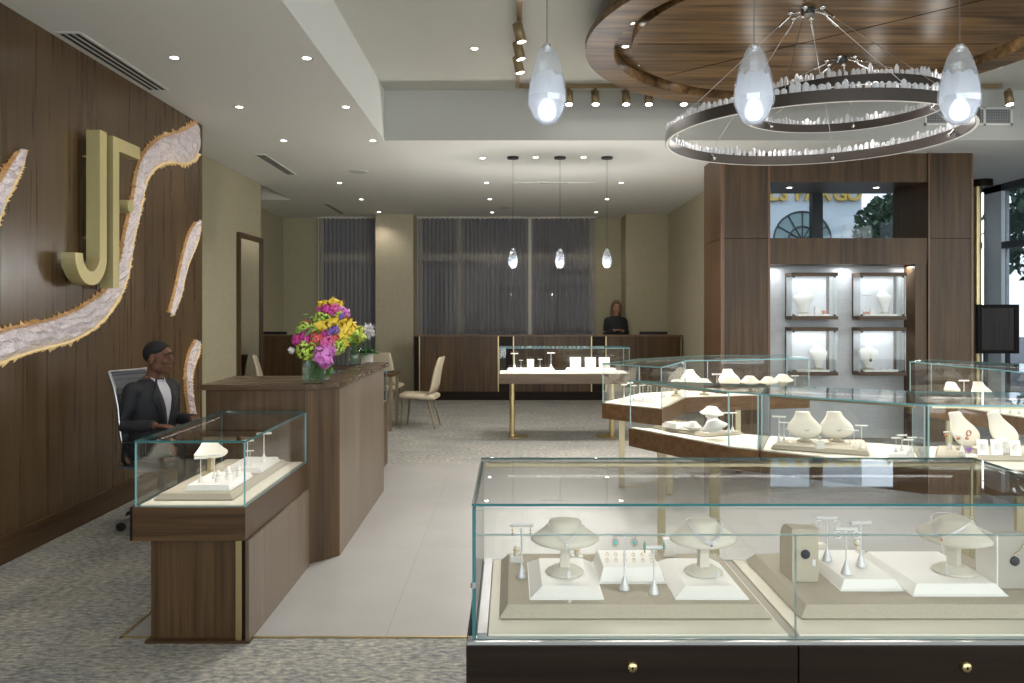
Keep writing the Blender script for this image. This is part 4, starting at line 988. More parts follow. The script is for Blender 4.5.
def polycase(name, label, poly, zt, zd, zb, legs, wmat, group=None, glassy=None, out=.0, rail=None, base=None):
    cx = sum(p[0] for p in poly) / len(poly); cy = sum(p[1] for p in poly) / len(poly)
    r = thing(name, label, 'display case', (cx, cy, 0), 0, group)
    m = MB(); m.prism(offset(poly, -out), zb, zd - .0005); m.build('wood_tray', wmat, r, .003)
    m = MB(); m.prism(offset(poly, .012), zd, zd + .006); m.build('deck', DECK, r)
    m = MB(); m.prism(poly, zt - .008, zt, 1, 0, 0); m.build('glass_top', GM, r)
    q = offset(poly, .006); n = len(q)
    for i in range(n):
        a, b = Vector(q[i]), Vector(q[(i + 1) % n]); d = (b - a).normalized() * .0045
        MB().slab(tuple(a + d), tuple(b - d), zd + .007, zt - .009, .005).build('glass_panel', [GLASS, GEDGE2], r)
    m = MB(); seams(m, q, zd + .007, zt - .009); m.build('corner_seam', GEDGE2, r)
    if rail:
        m = MB()
        for a, b in rail:
            u = Vector((b[0] - a[0], b[1] - a[1])).normalized() * .03
            m.slab((a[0] + u.x, a[1] + u.y), (b[0] - u.x, b[1] - u.y), zt - .019, zt - .010, .014, 0, 0)
        m.build('brass_rail', BRASS_P, r)
    for lx, ly, w, dx, dy in legs:
        m = MB(); m.box(lx - w / 2, lx + w / 2, ly - .012, ly + .012, .0, zb - .0005)
        m.box(min(lx - w / 2, lx - w / 2 + dx), max(lx + w / 2, lx + w / 2 + dx), min(ly - .012, ly - .012 + dy), max(ly + .012, ly + .012 + dy), 0, .02); m.build('leg', BRASS_P, r, .002)
    return r

# ---- the long showcase in front
ZT, ZD, ZB = 1.12, .8145, .69
def front_case():
    x0, x1, y0, y1 = -.087, 1.372, 1.79, 2.36; xm = .6425
    r = thing('display_case', 'long glass showcase with dark espresso base and brass locks, closest to the camera', 'display case', (xm, 2.07, 0))
    m = MB(); m.box(x0 - .012, x1 + .012, y0 + .02, y1 + .01, .08, ZD - .001); m.build('cabinet_body', W_DARK, r)
    MB().box(x0 + .02, x1 - .02, y0 + .06, y1 - .05, 0, .08).build('plinth', W_DARK, r)
    for a, b in ((x0 - .012, xm - .0015), (xm + .0015, x1 + .012)):
        d = MB().box(a, b, y0 - .015, y0 + .018, .09, ZD - .008).build('drawer_front', W_DARK, r, .002)
        cx = (a + b) / 2
        m = MB(); m.X = Matrix.Translation((cx, y0 - .015, .761)) @ Matrix.Rotation(PI / 2, 4, 'X'); m.lathe([(.0115, 0), (.0115, .006), (.009, .009), (0, .0095)], n=24); m.build('lock', BRASS, d)
        m = MB(); m.X = Matrix.Translation((cx, y0 - .0246, .761)) @ Matrix.Rotation(PI / 2, 4, 'X'); m.box(-.0012, .0012, -.005, .003, 0, .0006); m.lathe([(.0028, 0), (.0028, .0006)], n=10); m.build('keyhole', BLACK, d)
    m = MB(); m.box(x0 - .010, x1 + .010, y0 - .012, y0 + .022, ZD - .0075, ZD - .0005); m.build('metal_lip', STEEL, r)
    m = MB(); m.box(x0 + .012, x0 + .034, y0 + .012, y1 - .01, ZD, ZD + .010).box(x1 - .034, x1 - .012, y0 + .012, y1 - .01, ZD, ZD + .010); m.build('side_channel', pmat('grey metal channel', (.26, .25, .26), .4, .6), r)
    for a, b in ((x0 + .036, xm - .012), (xm + .012, x1 - .036)): MB().box(a, b, y0 + .014, y1 - .012, ZD, ZD + .006).build('deck', DECK, r, .002)
    MB().box(xm - .010, xm + .010, y0 + .014, y1 - .012, ZD, ZD + .003).build('deck_divider', pmat('taupe divider', (.42, .38, .31), .6), r)
    g = .008; zs = 1.049
    m = MB(); m.prism([(x0, y0), (x1, y0), (x1, y1), (x0, y1)], ZT - .006, ZT, 1, 0, 0); m.build('glass_top', [GLASS, GEDGE_D], r)
    MB().slab((x0 + g, y0 + .005), (x1 - g, y0 + .005), zs + .001, ZT - .012, g).build('front_glass_strip', [GLASS, GEDGE2], r)
    for a, b in ((x0 + g, xm - .001), (xm + .001, x1 - g)): MB().slab((a, y0 + .005), (b, y0 + .005), ZD + .001, zs - .001, g).build('front_glass_door', [GLASS, GEDGE2], r)
    for x in (x0 + .005, x1 - .005): MB().slab((x, y0 + .001), (x, y1 - .001), ZD + .001, ZT - .012, g).build('side_glass', [GLASS, GEDGE_D], r)
    MB().slab((x0 + g, y1 - .005), (x1 - g, y1 - .005), ZD + .001, ZT - .012, g).build('back_glass', [GLASS, GEDGE2], r)
    m = MB(); m.box(x0 + .012, x1 - .012, y1 - .026, y1 - .010, ZT - .024, ZT - .012); m.build('brass_rail', BRASS_P, r, .002)
    m = MB(); m.box(x1 - .014, x1 - .009, y1 - .013, y1 - .008, ZD, ZT - .012); m.build('brass_corner', BRASS_P, r)
    m = MB()
    for z in (.93, ): m.lathe([(.006, 0), (.006, .012)], (x0 + .003, y0 + .003, z), 10)
    m.build('glass_clip', STEEL, r)
    case_lamp((x0 + .02, y1 - .03), (x1 - .02, y1 - .03), ZT - .037, .75, (.64, 1.98, ZD))
    case_lamp((x1 - .02, y0 + .024), (x0 + .02, y0 + .024), ZT - .016, .45, (.64, 2.12, ZD))
front_case()
# ---- small showcase against the counter
def left_case():
    x0, x1, y0, y1 = -1.764, -1.243, 3.735, 4.852; zt, zd, zb = .949, .638, .480
    r = thing('display_case', 'small walnut pedestal showcase pushed up against the counter', 'display case', (-1.5, 4.3, 0))
    MB().box(x0 - .006, x1 + .002, y0 - .01, y1, zb, zd - .0005).build('wood_tray', W_X, r, .002)
    MB().box(x0 - .018, x0 - .0065, y0 - .008, y1, zb, zd - .0005).build('side_strip', W_DARK, r)
    MB().box(-1.70, -1.262, y0 + .03, y1, .012, zb - .0005).build('pedestal', W_V, r)
    MB().box(-1.242, -1.226, y0 - .005, y1, .004, zb - .003).build('side_panel', W_SHEEN, r)
    MB().box(-1.261, -1.2425, y0 + .012, y0 + .05, .012, zb - .0005).build('corner_stile', W_DARK, r)
    MB().box(-1.292, -1.263, y0 + .006, y0 + .029, .012, zb - .0005).build('brass_strip', BRASS, r)
    MB().box(-1.712, -1.222, y0 - .012, y0 + .05, .0, .012).build('plinth', W_X, r)
    MB().box(x0 + .02, x1 - .02, y0 + .018, y1 - .018, zd, zd + .006).build('deck', DECK, r)
    m = MB(); m.prism([(x0, y0), (x1, y0), (x1, y1), (x0, y1)], zt - .009, zt, 1, 0, 0); m.build('glass_top', [GLASS, GEDGE_D], r)
    for a, b in (((x0 + .009, y0 + .005), (x1 - .009, y0 + .005)), ((x0 + .009, y1 - .005), (x1 - .009, y1 - .005)), ((x0 + .005, y0 + .001), (x0 + .005, y1 - .001)), ((x1 - .005, y0 + .001), (x1 - .005, y1 - .001))):
        MB().slab(a, b, zd + .001, zt - .011, .008).build('glass_panel', GM, r)
    case_lamp((x0 + .015, y0 + .03), (x0 + .015, y1 - .03), zt - .014, 1.26, (-1.45, 4.3, zd))
    case_lamp((x1 - .015, y1 - .03), (x1 - .015, y0 + .03), zt - .014, 0.84, (-1.55, 4.3, zd))
left_case()
# ---- case beyond the counter end
r = polycase('display_case', 'walnut pedestal showcase just past the far end of the counter', [(-1.80, 7.13), (-1.27, 7.13), (-1.27, 8.20), (-1.80, 8.20)], .957, .64, .52, [], W_X)
MB().box(-1.70, -1.265, 7.13, 8.19, 0, .519).build('pedestal', W_V, r)
case_lamp((-1.30, 8.1), (-1.30, 7.2), .93, 1.26, (-1.6, 7.6, .64))
# ---- far showcase on brass posts
FX0, FX1, FY0, FY1 = -.14, 1.455, 9.70, 10.22
r = polycase('display_case', 'distant glass showcase on two brass posts before the service bar', [(FX0, FY0), (FX1, FY0), (FX1, FY1), (FX0, FY1)], ZT, .80, .68, [], wood('light walnut tray', (.10, .07, .05), (.22, .16, .11), 'x', .4), None, rail=[((FX0, FY1 - .02), (FX1, FY1 - .02))])
for x, s in ((.02, 1), (1.265, -1)):
    m = MB(); m.lathe([(.034, .012), (.034, .679)], (x, 9.95, 0), 20); m.build('post', BRASS, r)
    m = MB(); m.prism([(x - s * .035, 9.75)] + [(x - s * .035 + s * .23 * math.sin(PI * i / 12), 9.95 - .20 * math.cos(PI * i / 12)) for i in range(13)], 0, .014); m.build('foot_plate', BRASS, r)
case_lamp((FX0 + .05, FY1 - .04), (FX1 - .05, FY1 - .04), ZT - .04, 5.04, (.65, 9.85, .8))
case_lamp((FX1 - .05, FY0 + .02), (FX0 + .05, FY0 + .02), ZT - .015, 2.52, (.65, 10.0, .8))
# ---- the ring of cases under the chandelier
P0, P1, Sa, P2, P3, P4 = (.752, 5.07), (1.185, 4.335), (1.322, 4.222), (1.945, 3.72), (2.79, 3.655), (3.6, 3.80)
I1, Sb, I2, I3, I4 = (1.48, 4.745), (1.525, 4.72), (2.21, 4.36), (2.80, 4.27), (3.35, 4.36)
GR = 'glass showcases set in a ring under the chandelier'
W_RINGC = wood('walnut ring tray', (.09, .046, .021), (.24, .132, .06), 'x', .35)
e = .002
polycase('display_case', 'ring showcase closest on the left, holding the stacked white busts', [P0, P1, (Sa[0] - e, Sa[1] + e), (Sb[0] - e, Sb[1]), I1], ZT, ZD, .70, [(.94, 4.96, .05, .10, 0), (1.168, 4.56, .055, .0, .08)], W_RINGC, GR, rail=[((.775, 5.07), (1.207, 4.343))])
polycase('display_case', 'ring showcase in the middle, holding the twin cream busts', [(Sa[0] + e, Sa[1] - e), (P2[0] - e, P2[1]), (I2[0] - e, I2[1]), (Sb[0] + e, Sb[1])], ZT, ZD, .70, [], W_RINGC, GR, rail=[((1.345, 4.225), (1.938, 3.75))])
polycase('display_case', 'ring showcase at the right edge, holding leaning busts and white cards', [(P2[0] + e, P2[1]), P3, P4, I4, I3, (I2[0] + e, I2[1])], ZT, ZD, .70, [(2.415, 4.20, .058, 0, 0), (2.60, 4.06, .05, 0, 0)], W_RINGC, GR, rail=[((1.955, 3.745), (2.79, 3.682))])
Q0, Q1, Q2, Q5, Q6, Q3, Qb = (.772, 6.725), (1.195, 6.28), (1.575, 7.15), (2.81, 7.47), (2.81, 8.08), (1.99, 8.05), (1.2, 7.45)
polycase('display_case', 'far ring showcase with a row of three tan busts', [Q0, Q1, Q2, Q5, Q6, Q3, Qb], ZT, ZD - .03, .655, [(.985, 7.05, .05, .20, 0), (2.2, 7.7, .05, 0, 0), (1.35, 6.75, .05, 0, 0)], W_RINGC, GR)
C3 = [(3.52, 7.03), (3.86, 7.31), (4.35, 6.6), (4.5, 5.7), (3.74, 5.6)]
polycase('display_case', 'ring showcase on the far right in front of the pierced walnut wall', C3, ZT, ZD - .03, .66, [(3.8, 6.9, .05, 0, 0), (4.1, 6.0, .05, 0, 0)], W_RINGC, GR)
def inner(a, b, k=.03):
    return a, b
case_lamp((1.44, 4.70), (.82, 4.98), ZT - .016, 2.57, (1.1, 4.75, ZD)); case_lamp((.80, 5.02), (1.19, 4.38), ZT - .016, 1.43, (1.3, 4.75, ZD))
case_lamp((2.17, 4.34), (1.56, 4.67), ZT - .016, 2.57, (1.75, 4.25, ZD)); case_lamp((1.37, 4.21), (1.92, 3.77), ZT - .016, 1.43, (1.8, 4.3, ZD))
case_lamp((2.78, 4.24), (2.26, 4.32), ZT - .016, 2.28, (2.4, 3.95, ZD)); case_lamp((2.0, 3.75), (2.76, 3.69), ZT - .016, 1.43, (2.4, 4.1, ZD)); case_lamp((3.32, 4.32), (2.84, 4.25), ZT - .016, 1.71, (3.0, 4.0, ZD))
case_lamp((1.95, 8.0), (1.24, 7.45), ZT - .016, 2.57, (1.6, 7.4, ZD)); case_lamp((2.78, 8.04), (2.02, 8.01), ZT - .016, 2.28, (2.3, 7.7, ZD)); case_lamp((1.2, 6.34), (1.55, 7.12), ZT - .016, 1.71, (1.2, 7.0, ZD)); case_lamp((1.2, 7.4), (.80, 6.76), ZT - .016, 1.71, (1.2, 6.8, ZD))
case_lamp((3.86, 7.26), (4.32, 6.58), ZT - .016, 2.57, (3.8, 6.6, ZD)); case_lamp((3.56, 6.98), (3.76, 5.65), ZT - .016, 1.43, (4.0, 6.5, ZD))

# ---- four small cabinets in the niche
def wallbox(x0, x1, z0, z1, label):
    yb, yf = PY0 + .298, 9.63
    r = thing('niche_cabinet', label, 'display cabinet', ((x0 + x1) / 2, yb, z0), 0, 'small glass cabinets hung in the pale niche')
    MB().box(x0, x1, yf, yb, z1 - .042, z1).build('top_shelf', W_X, r)
    MB().box(x0, x1, yf, yb, z0, z0 + .042).build('bottom_shelf', W_X, r)
    MB().box(x0 + .0, x0 + .012, yb - .03, yb, z0 + .043, z1 - .043).box(x1 - .06, x1 - .03, yb - .02, yb, z0 + .043, z1 - .043).build('back_post', W_V, r)
    MB().box(x0 + .012, x1 - .062, yb - .008, yb, z0 + .043, z1 - .043).build('back_panel', pmat('pale cabinet back', (.66, .68, .72), .8, var=.08, scale=40), r)
    MB().slab((x0 + .012, yf + .012), (x1 - .012, yf + .012), z0 + .043, z1 - .043, .006).build('glass_door', [GLASS, GEDGE2], r)
    for x in (x0 + .006, x1 - .006): MB().slab((x, yf + .018), (x, yb - .032), z0 + .043, z1 - .043, .006).build('side_glass', [GLASS, GEDGE2], r)
    for x in (x0 + .03, x1 - .04):
        for z in (z0 + .043, z1 - .063): MB().box(x - .012, x + .012, yf - .002, yf + .014, z, z + .02).build('pivot_clip', BLACK, r)
    MB().box(x0 + .08, x1 - .09, yf + .03, yb - .03, z0 + .0425, z0 + .065).build('white_base', WHITE, r, .002)
    o = lamp('AREA', 'cabinet_strip_lamp', ((x0 + x1) / 2, (yf + yb) / 2, z1 - .046), .75, COOL, shape='RECTANGLE', size=x1 - x0 - .1, size_y=.05)
    return z0 + .066
BZ = [wallbox(3.397, 3.965, 1.465, 2.034, 'niche cabinet, upper left of four, with a leaning white bust'), wallbox(4.223, 4.795, 1.465, 2.034, 'niche cabinet, upper right of four, with a thin T stand'),
      wallbox(3.397, 3.965, .787, 1.369, 'niche cabinet, lower left of four, half behind the glass showcase'), wallbox(4.223, 4.795, .787, 1.369, 'niche cabinet, lower right of four, bust wearing a dark pendant')]
for x, z in ((3.22, 2.10), (4.09, 2.10), (4.84, 2.10)):
    lamp('AREA', 'niche_lamp', (x, PY0 + .17, NZ1 - .02), 1.5, COOL, shape='RECTANGLE', size=.12, size_y=.12)
# ------------------------------------------------------------------ display props
def bust_form(m, h=.20, lean=0, mi=0, wide=1, vee=False):
    """neck and shoulder form, front towards -Y, base at the origin"""
    S_ = [(.0, .028, .018, .0), (.08, .032, .020, 0), (.22, .044, .027, -.002), (.38, .062, .034, -.004), (.52, .080, .040, -.004), (.63, .090, .041, .0), (.71, .090, .040, .006), (.77, .074, .038, .012), (.82, .055, .036, .017), (.87, .042, .033, .02), (.94, .035, .030, .022), (.985, .033, .028, .023), (1.0, .027, .022, .023)] if vee else [(.0, .036, .012, .0), (.05, .060, .020, 0), (.12, .077, .026, -.004), (.22, .089, .032, -.006), (.34, .094, .037, -.004), (.45, .091, .040, .0), (.56, .081, .041, .006), (.66, .067, .039, .012), (.75, .055, .036, .017), (.83, .047, .033, .02), (.91, .0425, .031, .022), (.97, .041, .029, .023), (1.0, .035, .024, .023)]
    n = 22; rs = []
    for t, a, b, y in S_:
        s = h / .20; R = []
        for i in range(n):
            q = 2 * PI * i / n; x = a * s * wide * math.cos(q); yy = b * s * math.sin(q)
            if yy > 0: yy *= .45
            z = t * h; R.append((x, y * s + yy + z * math.tan(lean), z))
        rs.append(R)
    m.rings(rs, mi, True, True)
def make_bust(h, lean, mat, foot=True, wide=1, vee=False):
    r = thing('necklace_bust', 'bust', 'jewelry bust')
    z0 = .022 if foot else .001
    m = MB(); m.X = Matrix.Translation((0, 0, z0)); bust_form(m, h, lean, 0, wide, vee); m.build('bust_form', mat, r)
    m = MB()
    if foot: m.lathe([(.05, 0), (.052, .004), (.03, .014), (.018, .026), (.012, .04)], (0, .012, 0), 20, sx=h / .17, sy=h / .17)
    else: m.box(-.02, .02, .008 + 0, .03, 0, .03)
    m.build('bust_foot', LINEN if foot else mat, r)
    return r
def make_mush(top=BUSTM, stem=BUSTM, stand=True):
    r = thing('necklace_stand', 'stand', 'jewelry bust')
    n = 32; rs = []
    for a, b, z in [(.05, .030, .078), (.082, .050, .083), (.088, .054, .088), (.0885, .0545, .095), (.084, .052, .100), (.072, .047, .109), (.060, .042, .119), (.051, .039, .127), (.045, .036, .133), (.043, .035, .137), (.039, .032, .142), (.027, .023, .1465), (.006, .006, .148)]:
        rs.append([(a * math.cos(2 * PI * i / n), b * math.sin(2 * PI * i / n) + .16 * (z - .09), z + .010 * (abs(math.cos(2 * PI * i / n)) ** 2 - .5) * max(0, (.13 - z) / .05) * (a / .0885)) for i in range(n)])
    m = MB(); m.X = Matrix.Translation((0, 0, 0 if stand else -.066)); m.rings(rs); m.build('shoulder_form', top, r)
    if not stand:
        m = MB(); m.frustum(-.045, .045, -.03, .03, 0, .016, .004); m.build('pad_foot', stem, r); return r
    m = MB(); m.rings([[(-w, -d, z), (w, -d, z), (w, d, z), (-w, d, z)] for w, d, z in ((.013, .012, .012), (.0125, .011, .03), (.012, .011, .055), (.0125, .014, .072), (.016, .022, .086), (.022, .030, .097))], 0, True, False); m.build('stem', stem, r)
    m = MB(); m.lathe([(.048, 0), (.050, .003), (.048, .007), (.036, .009), (.034, .016), (.013, .018)], n=32); m.build('foot_disc', stem, r)
    return r
def make_estand(h, w, rod=SILVER, cone=pmat('grey satin cone', (.60, .60, .60), .35, .3)):
    r = thing('earring_stand', 'stand', 'earring stand')
    m = MB(); m.lathe([(.0135, 0), (.014, .002), (.0125, .006), (.004, .030), (.0022, .036)], n=14); m.build('cone_base', cone, r)
    m = MB(); m.tube([(0, 0, .034), (0, 0, h - .006)], .0019, 8); m.build('rod', rod, r)
    m = MB(); m.tube([(-w / 2, 0, h), (w / 2, 0, h)], .0048, 10); m.build('crossbar', cone, r)
    return r
ACR = tmix('clear acrylic', (.8, .8, .8), (.95, .95, .95), .6, gloss=.15)
EST, ESC, ESW = Proto(make_estand(.138, .060)), Proto(make_estand(.115, .058)), Proto(make_estand(.12, .062, WHITE, WHITE))
ESWS = Proto(make_estand(.085, .055, WHITE, WHITE))
def make_earring(kind):
    r = thing('drop_earring', 'earring', 'earring')
    if kind == 'star':
        m = MB(); m.ell((0, -.002, -.013), (.0042, .002, .0062), 10, 6); m.build('turquoise_stone', pmat('turquoise', (.10, .52, .50), .25), r)
        m = MB()
        for i in range(12):
            a = 2 * PI * i / 12; m.tube([(.004 * math.cos(a), 0, -.013 + .006 * math.sin(a)), (.0088 * math.cos(a), 0, -.013 + .0115 * math.sin(a))], [.0010, .0005], 5); m.ell((.0088 * math.cos(a), 0, -.013 + .0115 * math.sin(a)), (.0012, .0012, .0012), 6, 4)
        m.tube([(0, 0, .0), (0, 0, -.004)], .0006, 5); m.build('beaded_setting', pmat('antique gold', (.22, .15, .10), .4, .6), r)
    elif kind == 'leaf':
        m = MB(); m.rings([[(w * math.cos(2 * PI * i / 8), .6 * w * math.sin(2 * PI * i / 8), z) for i in range(8)] for w, z in ((.0005, -.026), (.003, -.018), (.0036, -.013), (.003, -.008), (.0006, -.002))]); m.build('green_stone', pmat('green stone', (.12, .30, .22), .2), r)
        m = MB(); m.tube([(0, 0, .0), (0, 0, -.003)], .0007, 5); m.ell((0, 0, -.0275), (.0022, .0016, .003), 8, 5); m.tube([(-.0038, 0, -.013), (0, 0, -.003)], .0006, 4); m.tube([(.0038, 0, -.013), (0, 0, -.003)], .0006, 4); m.build('copper_setting', pmat('rose copper', (.50, .22, .12), .35, .7), r)
    elif kind == 'red':
        m = MB(); m.ell((0, 0, -.019), (.004, .003, .0045), 8, 5); m.build('garnet_drop', pmat('garnet', (.30, .05, .03), .25), r)
        m = MB(); m.tube([(0, 0, 0), (0, 0, -.014)], .0007, 5); m.ell((0, 0, -.009), (.0022, .002, .0022), 8, 5); m.build('hook_wire', GOLD, r)
    elif kind == 'hoop':
        m = MB(); m.tube([(.009 * math.sin(a * PI / 8), 0, -.009 + .009 * math.cos(a * PI / 8)) for a in range(17)], .0016, 6); m.build('hoop', SILVER, r)
        m = MB(); m.ell((0, -.001, -.018), (.0025, .002, .0025), 8, 5); m.build('bead', pmat('clear bead', (.7, .72, .75), .1), r)
    else:
        m = MB(); m.lathe([(.0, -.02), (.008, -.019), (.009, -.012), (.004, -.004), (0, -.003)], n=12); m.build('copper_disc', pmat('copper bead', (.48, .20, .10), .3, .6), r)
        m = MB(); m.tube([(0, 0, 0), (0, 0, -.004)], .0007, 5); m.build('hook_wire', GOLD, r)
    return r
EAR = {k: Proto(make_earring(k)) for k in ('star', 'leaf', 'red', 'hoop', 'copper')}
def make_riser():
    r = thing('display_riser', 'riser', 'riser')
    m = MB(); m.frustum(-.5, .5, -.5, .5, 0.12, 1, .0); m.build('block', WHITE, r); return r
def riser(x0, x1, y0, y1, z, h, b, label, group=None, mat=WHITE):
    r = thing('display_riser', label, 'riser', ((x0 + x1) / 2, (y0 + y1) / 2, z), 0, group)
    m = MB(); m.frustum(x0, x1, y0, y1, z + .0035, z + h, b); m.build('sloped_block', mat, r, .0015)
    m = MB(); m.box(x0 - .0015, x1 + .0015, y0 - .0015, y1 + .0015, z, z + .0032); m.build('base_edge', pmat('white base edge', (.84, .83, .80), .5), r)
    return r
def platform(poly, z, h, ins, label, cat='display platform', mat=LINEN):
    cx = sum(p[0] for p in poly) / len(poly); cy = sum(p[1] for p in poly) / len(poly)
    r = thing('linen_platform', label, cat, (cx, cy, z))
    m = MB(); polyfrustum(m, poly, z + .004, z + h, ins); m.build('upholstered_top', mat, r, .002)
    m = MB(); m.prism(offset(poly, .006), z, z + .0038); m.build('base_board', pmat('platform base', (.30, .27, .20), .8), r)
    return r
def rect(x0, x1, y0, y1): return [(x0, y0), (x1, y0), (x1, y1), (x0, y1)]

# ------------------------------------------------------------------ inside the front showcase
zd = ZD + .0065
platform(rect(-.028, .622, 1.885, 2.33), zd, .030, .022, 'beige linen platform on the left deck of the front showcase')
platform(rect(.687, 1.334, 1.885, 2.33), zd, .030, .022, 'beige linen platform on the right deck of the front showcase')
zp = zd + .0305
riser(.048, .226, 1.935, 2.215, zp, .024, .030, 'white riser under the front left necklace stand')
riser(.402, .578, 1.935, 2.215, zp, .024, .030, 'white riser under the second necklace stand')
riser(.229, .399, 2.05, 2.22, zp, .040, .012, 'white riser between two necklace stands carrying a row of rings')
riser(.828, .985, 1.995, 2.27, zp, .026, .014, 'white riser carrying three earring stands on the right platform')
riser(.990, 1.222, 1.958, 2.26, zp, .026, .018, 'white riser under the rightmost necklace stand')
MU = Proto(make_mush())
zb = zp + .0245
MU.put(.141, 2.065, zb, 0, 'linen necklace stand at the left with a V chain', 'linen necklace stands in the front showcase', (1, 1, .93))
MU.put(.500, 2.065, zb, .12, 'linen necklace stand in the middle draped with several fine chains', 'linen necklace stands in the front showcase', (1, 1, .93))
MU.put(1.150, 2.065, zb + .002, -.95, 'larger linen necklace stand at the right, turned aside', 'linen necklace stands in the front showcase', (1.06, 1.06, .96))
def necklace(x, y, z, rz, label, drops, pend, tagoff, s=1.0):
    r = thing('necklace', label, 'necklace', (x, y, z), rz, 'necklaces on the linen stands')
    m = MB()
    for k in range(drops):
        f = 1 + k * .06; pts = []
        for i in range(25):
            a = PI * i / 24; u = math.cos(a)
            px_ = .0445 * u * (1 + .0 * k) * (1.0 + .25 * math.sin(a)) ; t = math.sin(a) ** 1.5
            w = .0395 + (.0885 - .0395) * 0
            zz = .134 - t * (.036 * f); yy = -(.033 + .026 * t * min(1, f)) * (abs(math.sin(a)) ** .55)
            pts.append((px_ * s * (1 - .45 * t * (1 - k * .1)), yy * s - .0035, zz * s))
        m.tube(pts, .0009 * s, 5)
    # back of the neck
    m.tube([(.0435 * s * math.cos(a * PI / 12), .034 * s * math.sin(a * PI / 12) + .002, .134 * s) for a in range(13)], .0009 * s, 5)
    m.build('chain', SILVER, r, world=False)
    m = MB(); m.ell((0, -.060 * s, .088 * s), (.0032, .002, .005), 8, 6); m.tube([(0, -.058 * s, .098 * s), (0, -.060 * s, .09 * s)], .0008, 5)
    m.build('pendant', pend, r, world=False)
    if tagoff:
        m = MB(); tx, tz = tagoff; m.tube([(0, -.061 * s, .083 * s), (tx * .5, -.068 * s, .06), (tx, -.072 * s, tz + .018)], .0004, 4)
        m.build('tag_thread', WHITE, r, world=False)
        m = MB(); m.X = Matrix.Translation((tx, -.073 * s, tz)); m.rings([[(-.004, 0, 0), (.004, 0, 0), (.004, .001, 0), (-.004, .001, 0)], [(-.004, 0, .014), (.004, 0, .014), (.004, .001, .014), (-.004, .001, .014)], [(-.0015, 0, .019), (.0015, 0, .019), (.0015, .001, .019), (-.0015, .001, .019)]], 0, True, False)
        m.build('price_tag', SILVER, r, world=False)
    return r
necklace(.141, 2.065, zb, 0, 'fine silver V chain on the left linen stand', 2, SILVER, (.006, .008))
necklace(.500, 2.065, zb, .12, 'layered fine chains with a blue drop on the middle linen stand', 5, pmat('blue stone', (.08, .14, .24), .2), (.012, .008))
necklace(1.150, 2.065, zb + .002, -.95, 'chain with copper bar on the right linen stand', 3, pmat('rose gold bar', (.60, .30, .20), .3, .8), (.02, .014), 1.06)
def tag_loose(x, y, z, label):
    r = thing('price_tag', label, 'price tag', (x, y, z)); m = MB(); m.X = Matrix.Translation((x, y, z)) @ Matrix.Rotation(-.25, 4, 'Z')
    m.prism([(-.004, 0), (.004, 0), (.004, .015), (.0015, .020), (-.0015, .020), (-.004, .015)], .0002, .0012); m.build('tag_card', pmat('silver card', (.7, .7, .72), .3, .6), r)
    m = MB(); m.tube([(x, y + .019, z + .001), (x - .008, y + .03, z + .0012), (x - .012, y + .036, z + .0012)], .0004, 4); m.build('tag_thread', WHITE, r)
tag_loose(.141, 1.913, zp, 'loose silver price tag before the left necklace stand')
def es(proto, x, y, z, rz, label, ear=None, sep=.048, hz=.138, who='', group=None, s=1):
    proto.put(x, y, z, rz, label, group, s if s != 1 else None)
    if ear:
        for k in (-1, 1):
            EAR[ear].put(x + k * sep / 2 * math.cos(rz), y + k * sep / 2 * math.sin(rz) - .0062, z + hz * s - .004, rz, (('left ' if k < 0 else 'right ') + who), 'earrings in the front showcase')
es(EST, .029, 2.10, zp, 0, 'earring stand at the far left corner of the front showcase', 'red', who='garnet drop of the pair on the far left corner stand')
es(EST, .287, 2.006, zp, 0, 'taller silver earring stand in front of the ring row', 'star', who='turquoise starburst earring of the pair before the ring row')
es(ESC, .356, 1.976, zp, 0, 'shorter silver earring stand before the ring row', 'leaf', who='slim green marquise earring of the shorter stand')
zr = zp + .0265
es(ESC, .863, 2.046, zr, .0, 'earring stand closest to the glass among three on the right riser', 'hoop', hz=.115, who='silver hoop of the closest stand on the right riser')
es(ESC, .927, 2.106, zr, .1, 'earring stand standing right of the other two on the right riser')
es(ESC, .857, 2.155, zr, 0, 'earring stand furthest back on the right riser', 'hoop', hz=.115, who='silver hoop of the rear stand on the right riser')
# ring row on the middle riser
RING = None
def make_ring(col):
    r = thing('finger_ring', 'ring', 'ring'); m = MB(); m.tube([(.0075 * math.cos(a * PI / 8), 0, .0075 + .0075 * math.sin(a * PI / 8)) for a in range(17)], .0012, 6); m.build('band', GOLD, r)
    m = MB(); m.ell((0, 0, .0165), (.003, .003, .0022), 8, 5); m.build('gem', col, r); return r
cols = [pmat('pale pink gem', (.75, .45, .45), .15), pmat('white gem', (.85, .85, .88), .1), pmat('blue gem', (.2, .3, .55), .15), pmat('amber gem', (.65, .35, .1), .15)]
RP = [Proto(make_ring(c)) for c in cols]; cn = ['pink', 'white', 'blue', 'amber']
for k in range(12):
    row = k % 2; i = k // 2
    RP[(k * 3) % 4].put(.255 + i * .0235 + row * .006, 2.10 + row * .05, zp + .0405, .2, '%s ring, %s from the left in the %s row on the middle riser' % (cn[(k * 3) % 4], ('first', 'second', 'third', 'fourth', 'fifth', 'last')[i], 'front' if not row else 'rear'), 'rings on the middle riser', .55)
def make_holder():
    r = thing('ring_holder', 'holder', 'ring holder')
    m = MB(); m.frustum(-.019, .019, -.014, .014, 0, .014, .003); m.build('block', WHITE, r)
    m = MB(); m.lathe([(.006, .0145), (.0085, .02), (.0075, .03), (.0085, .036), (.005, .043), (0, .045)], n=12); m.build('finger_cone', CREAM, r)
    m = MB(); m.tube([(.0088 * math.cos(a * PI / 8), .0088 * math.sin(a * PI / 8), .031) for a in range(17)], .0014, 6); m.build('ring_band', GOLD, r); return r
RH = Proto(make_holder())
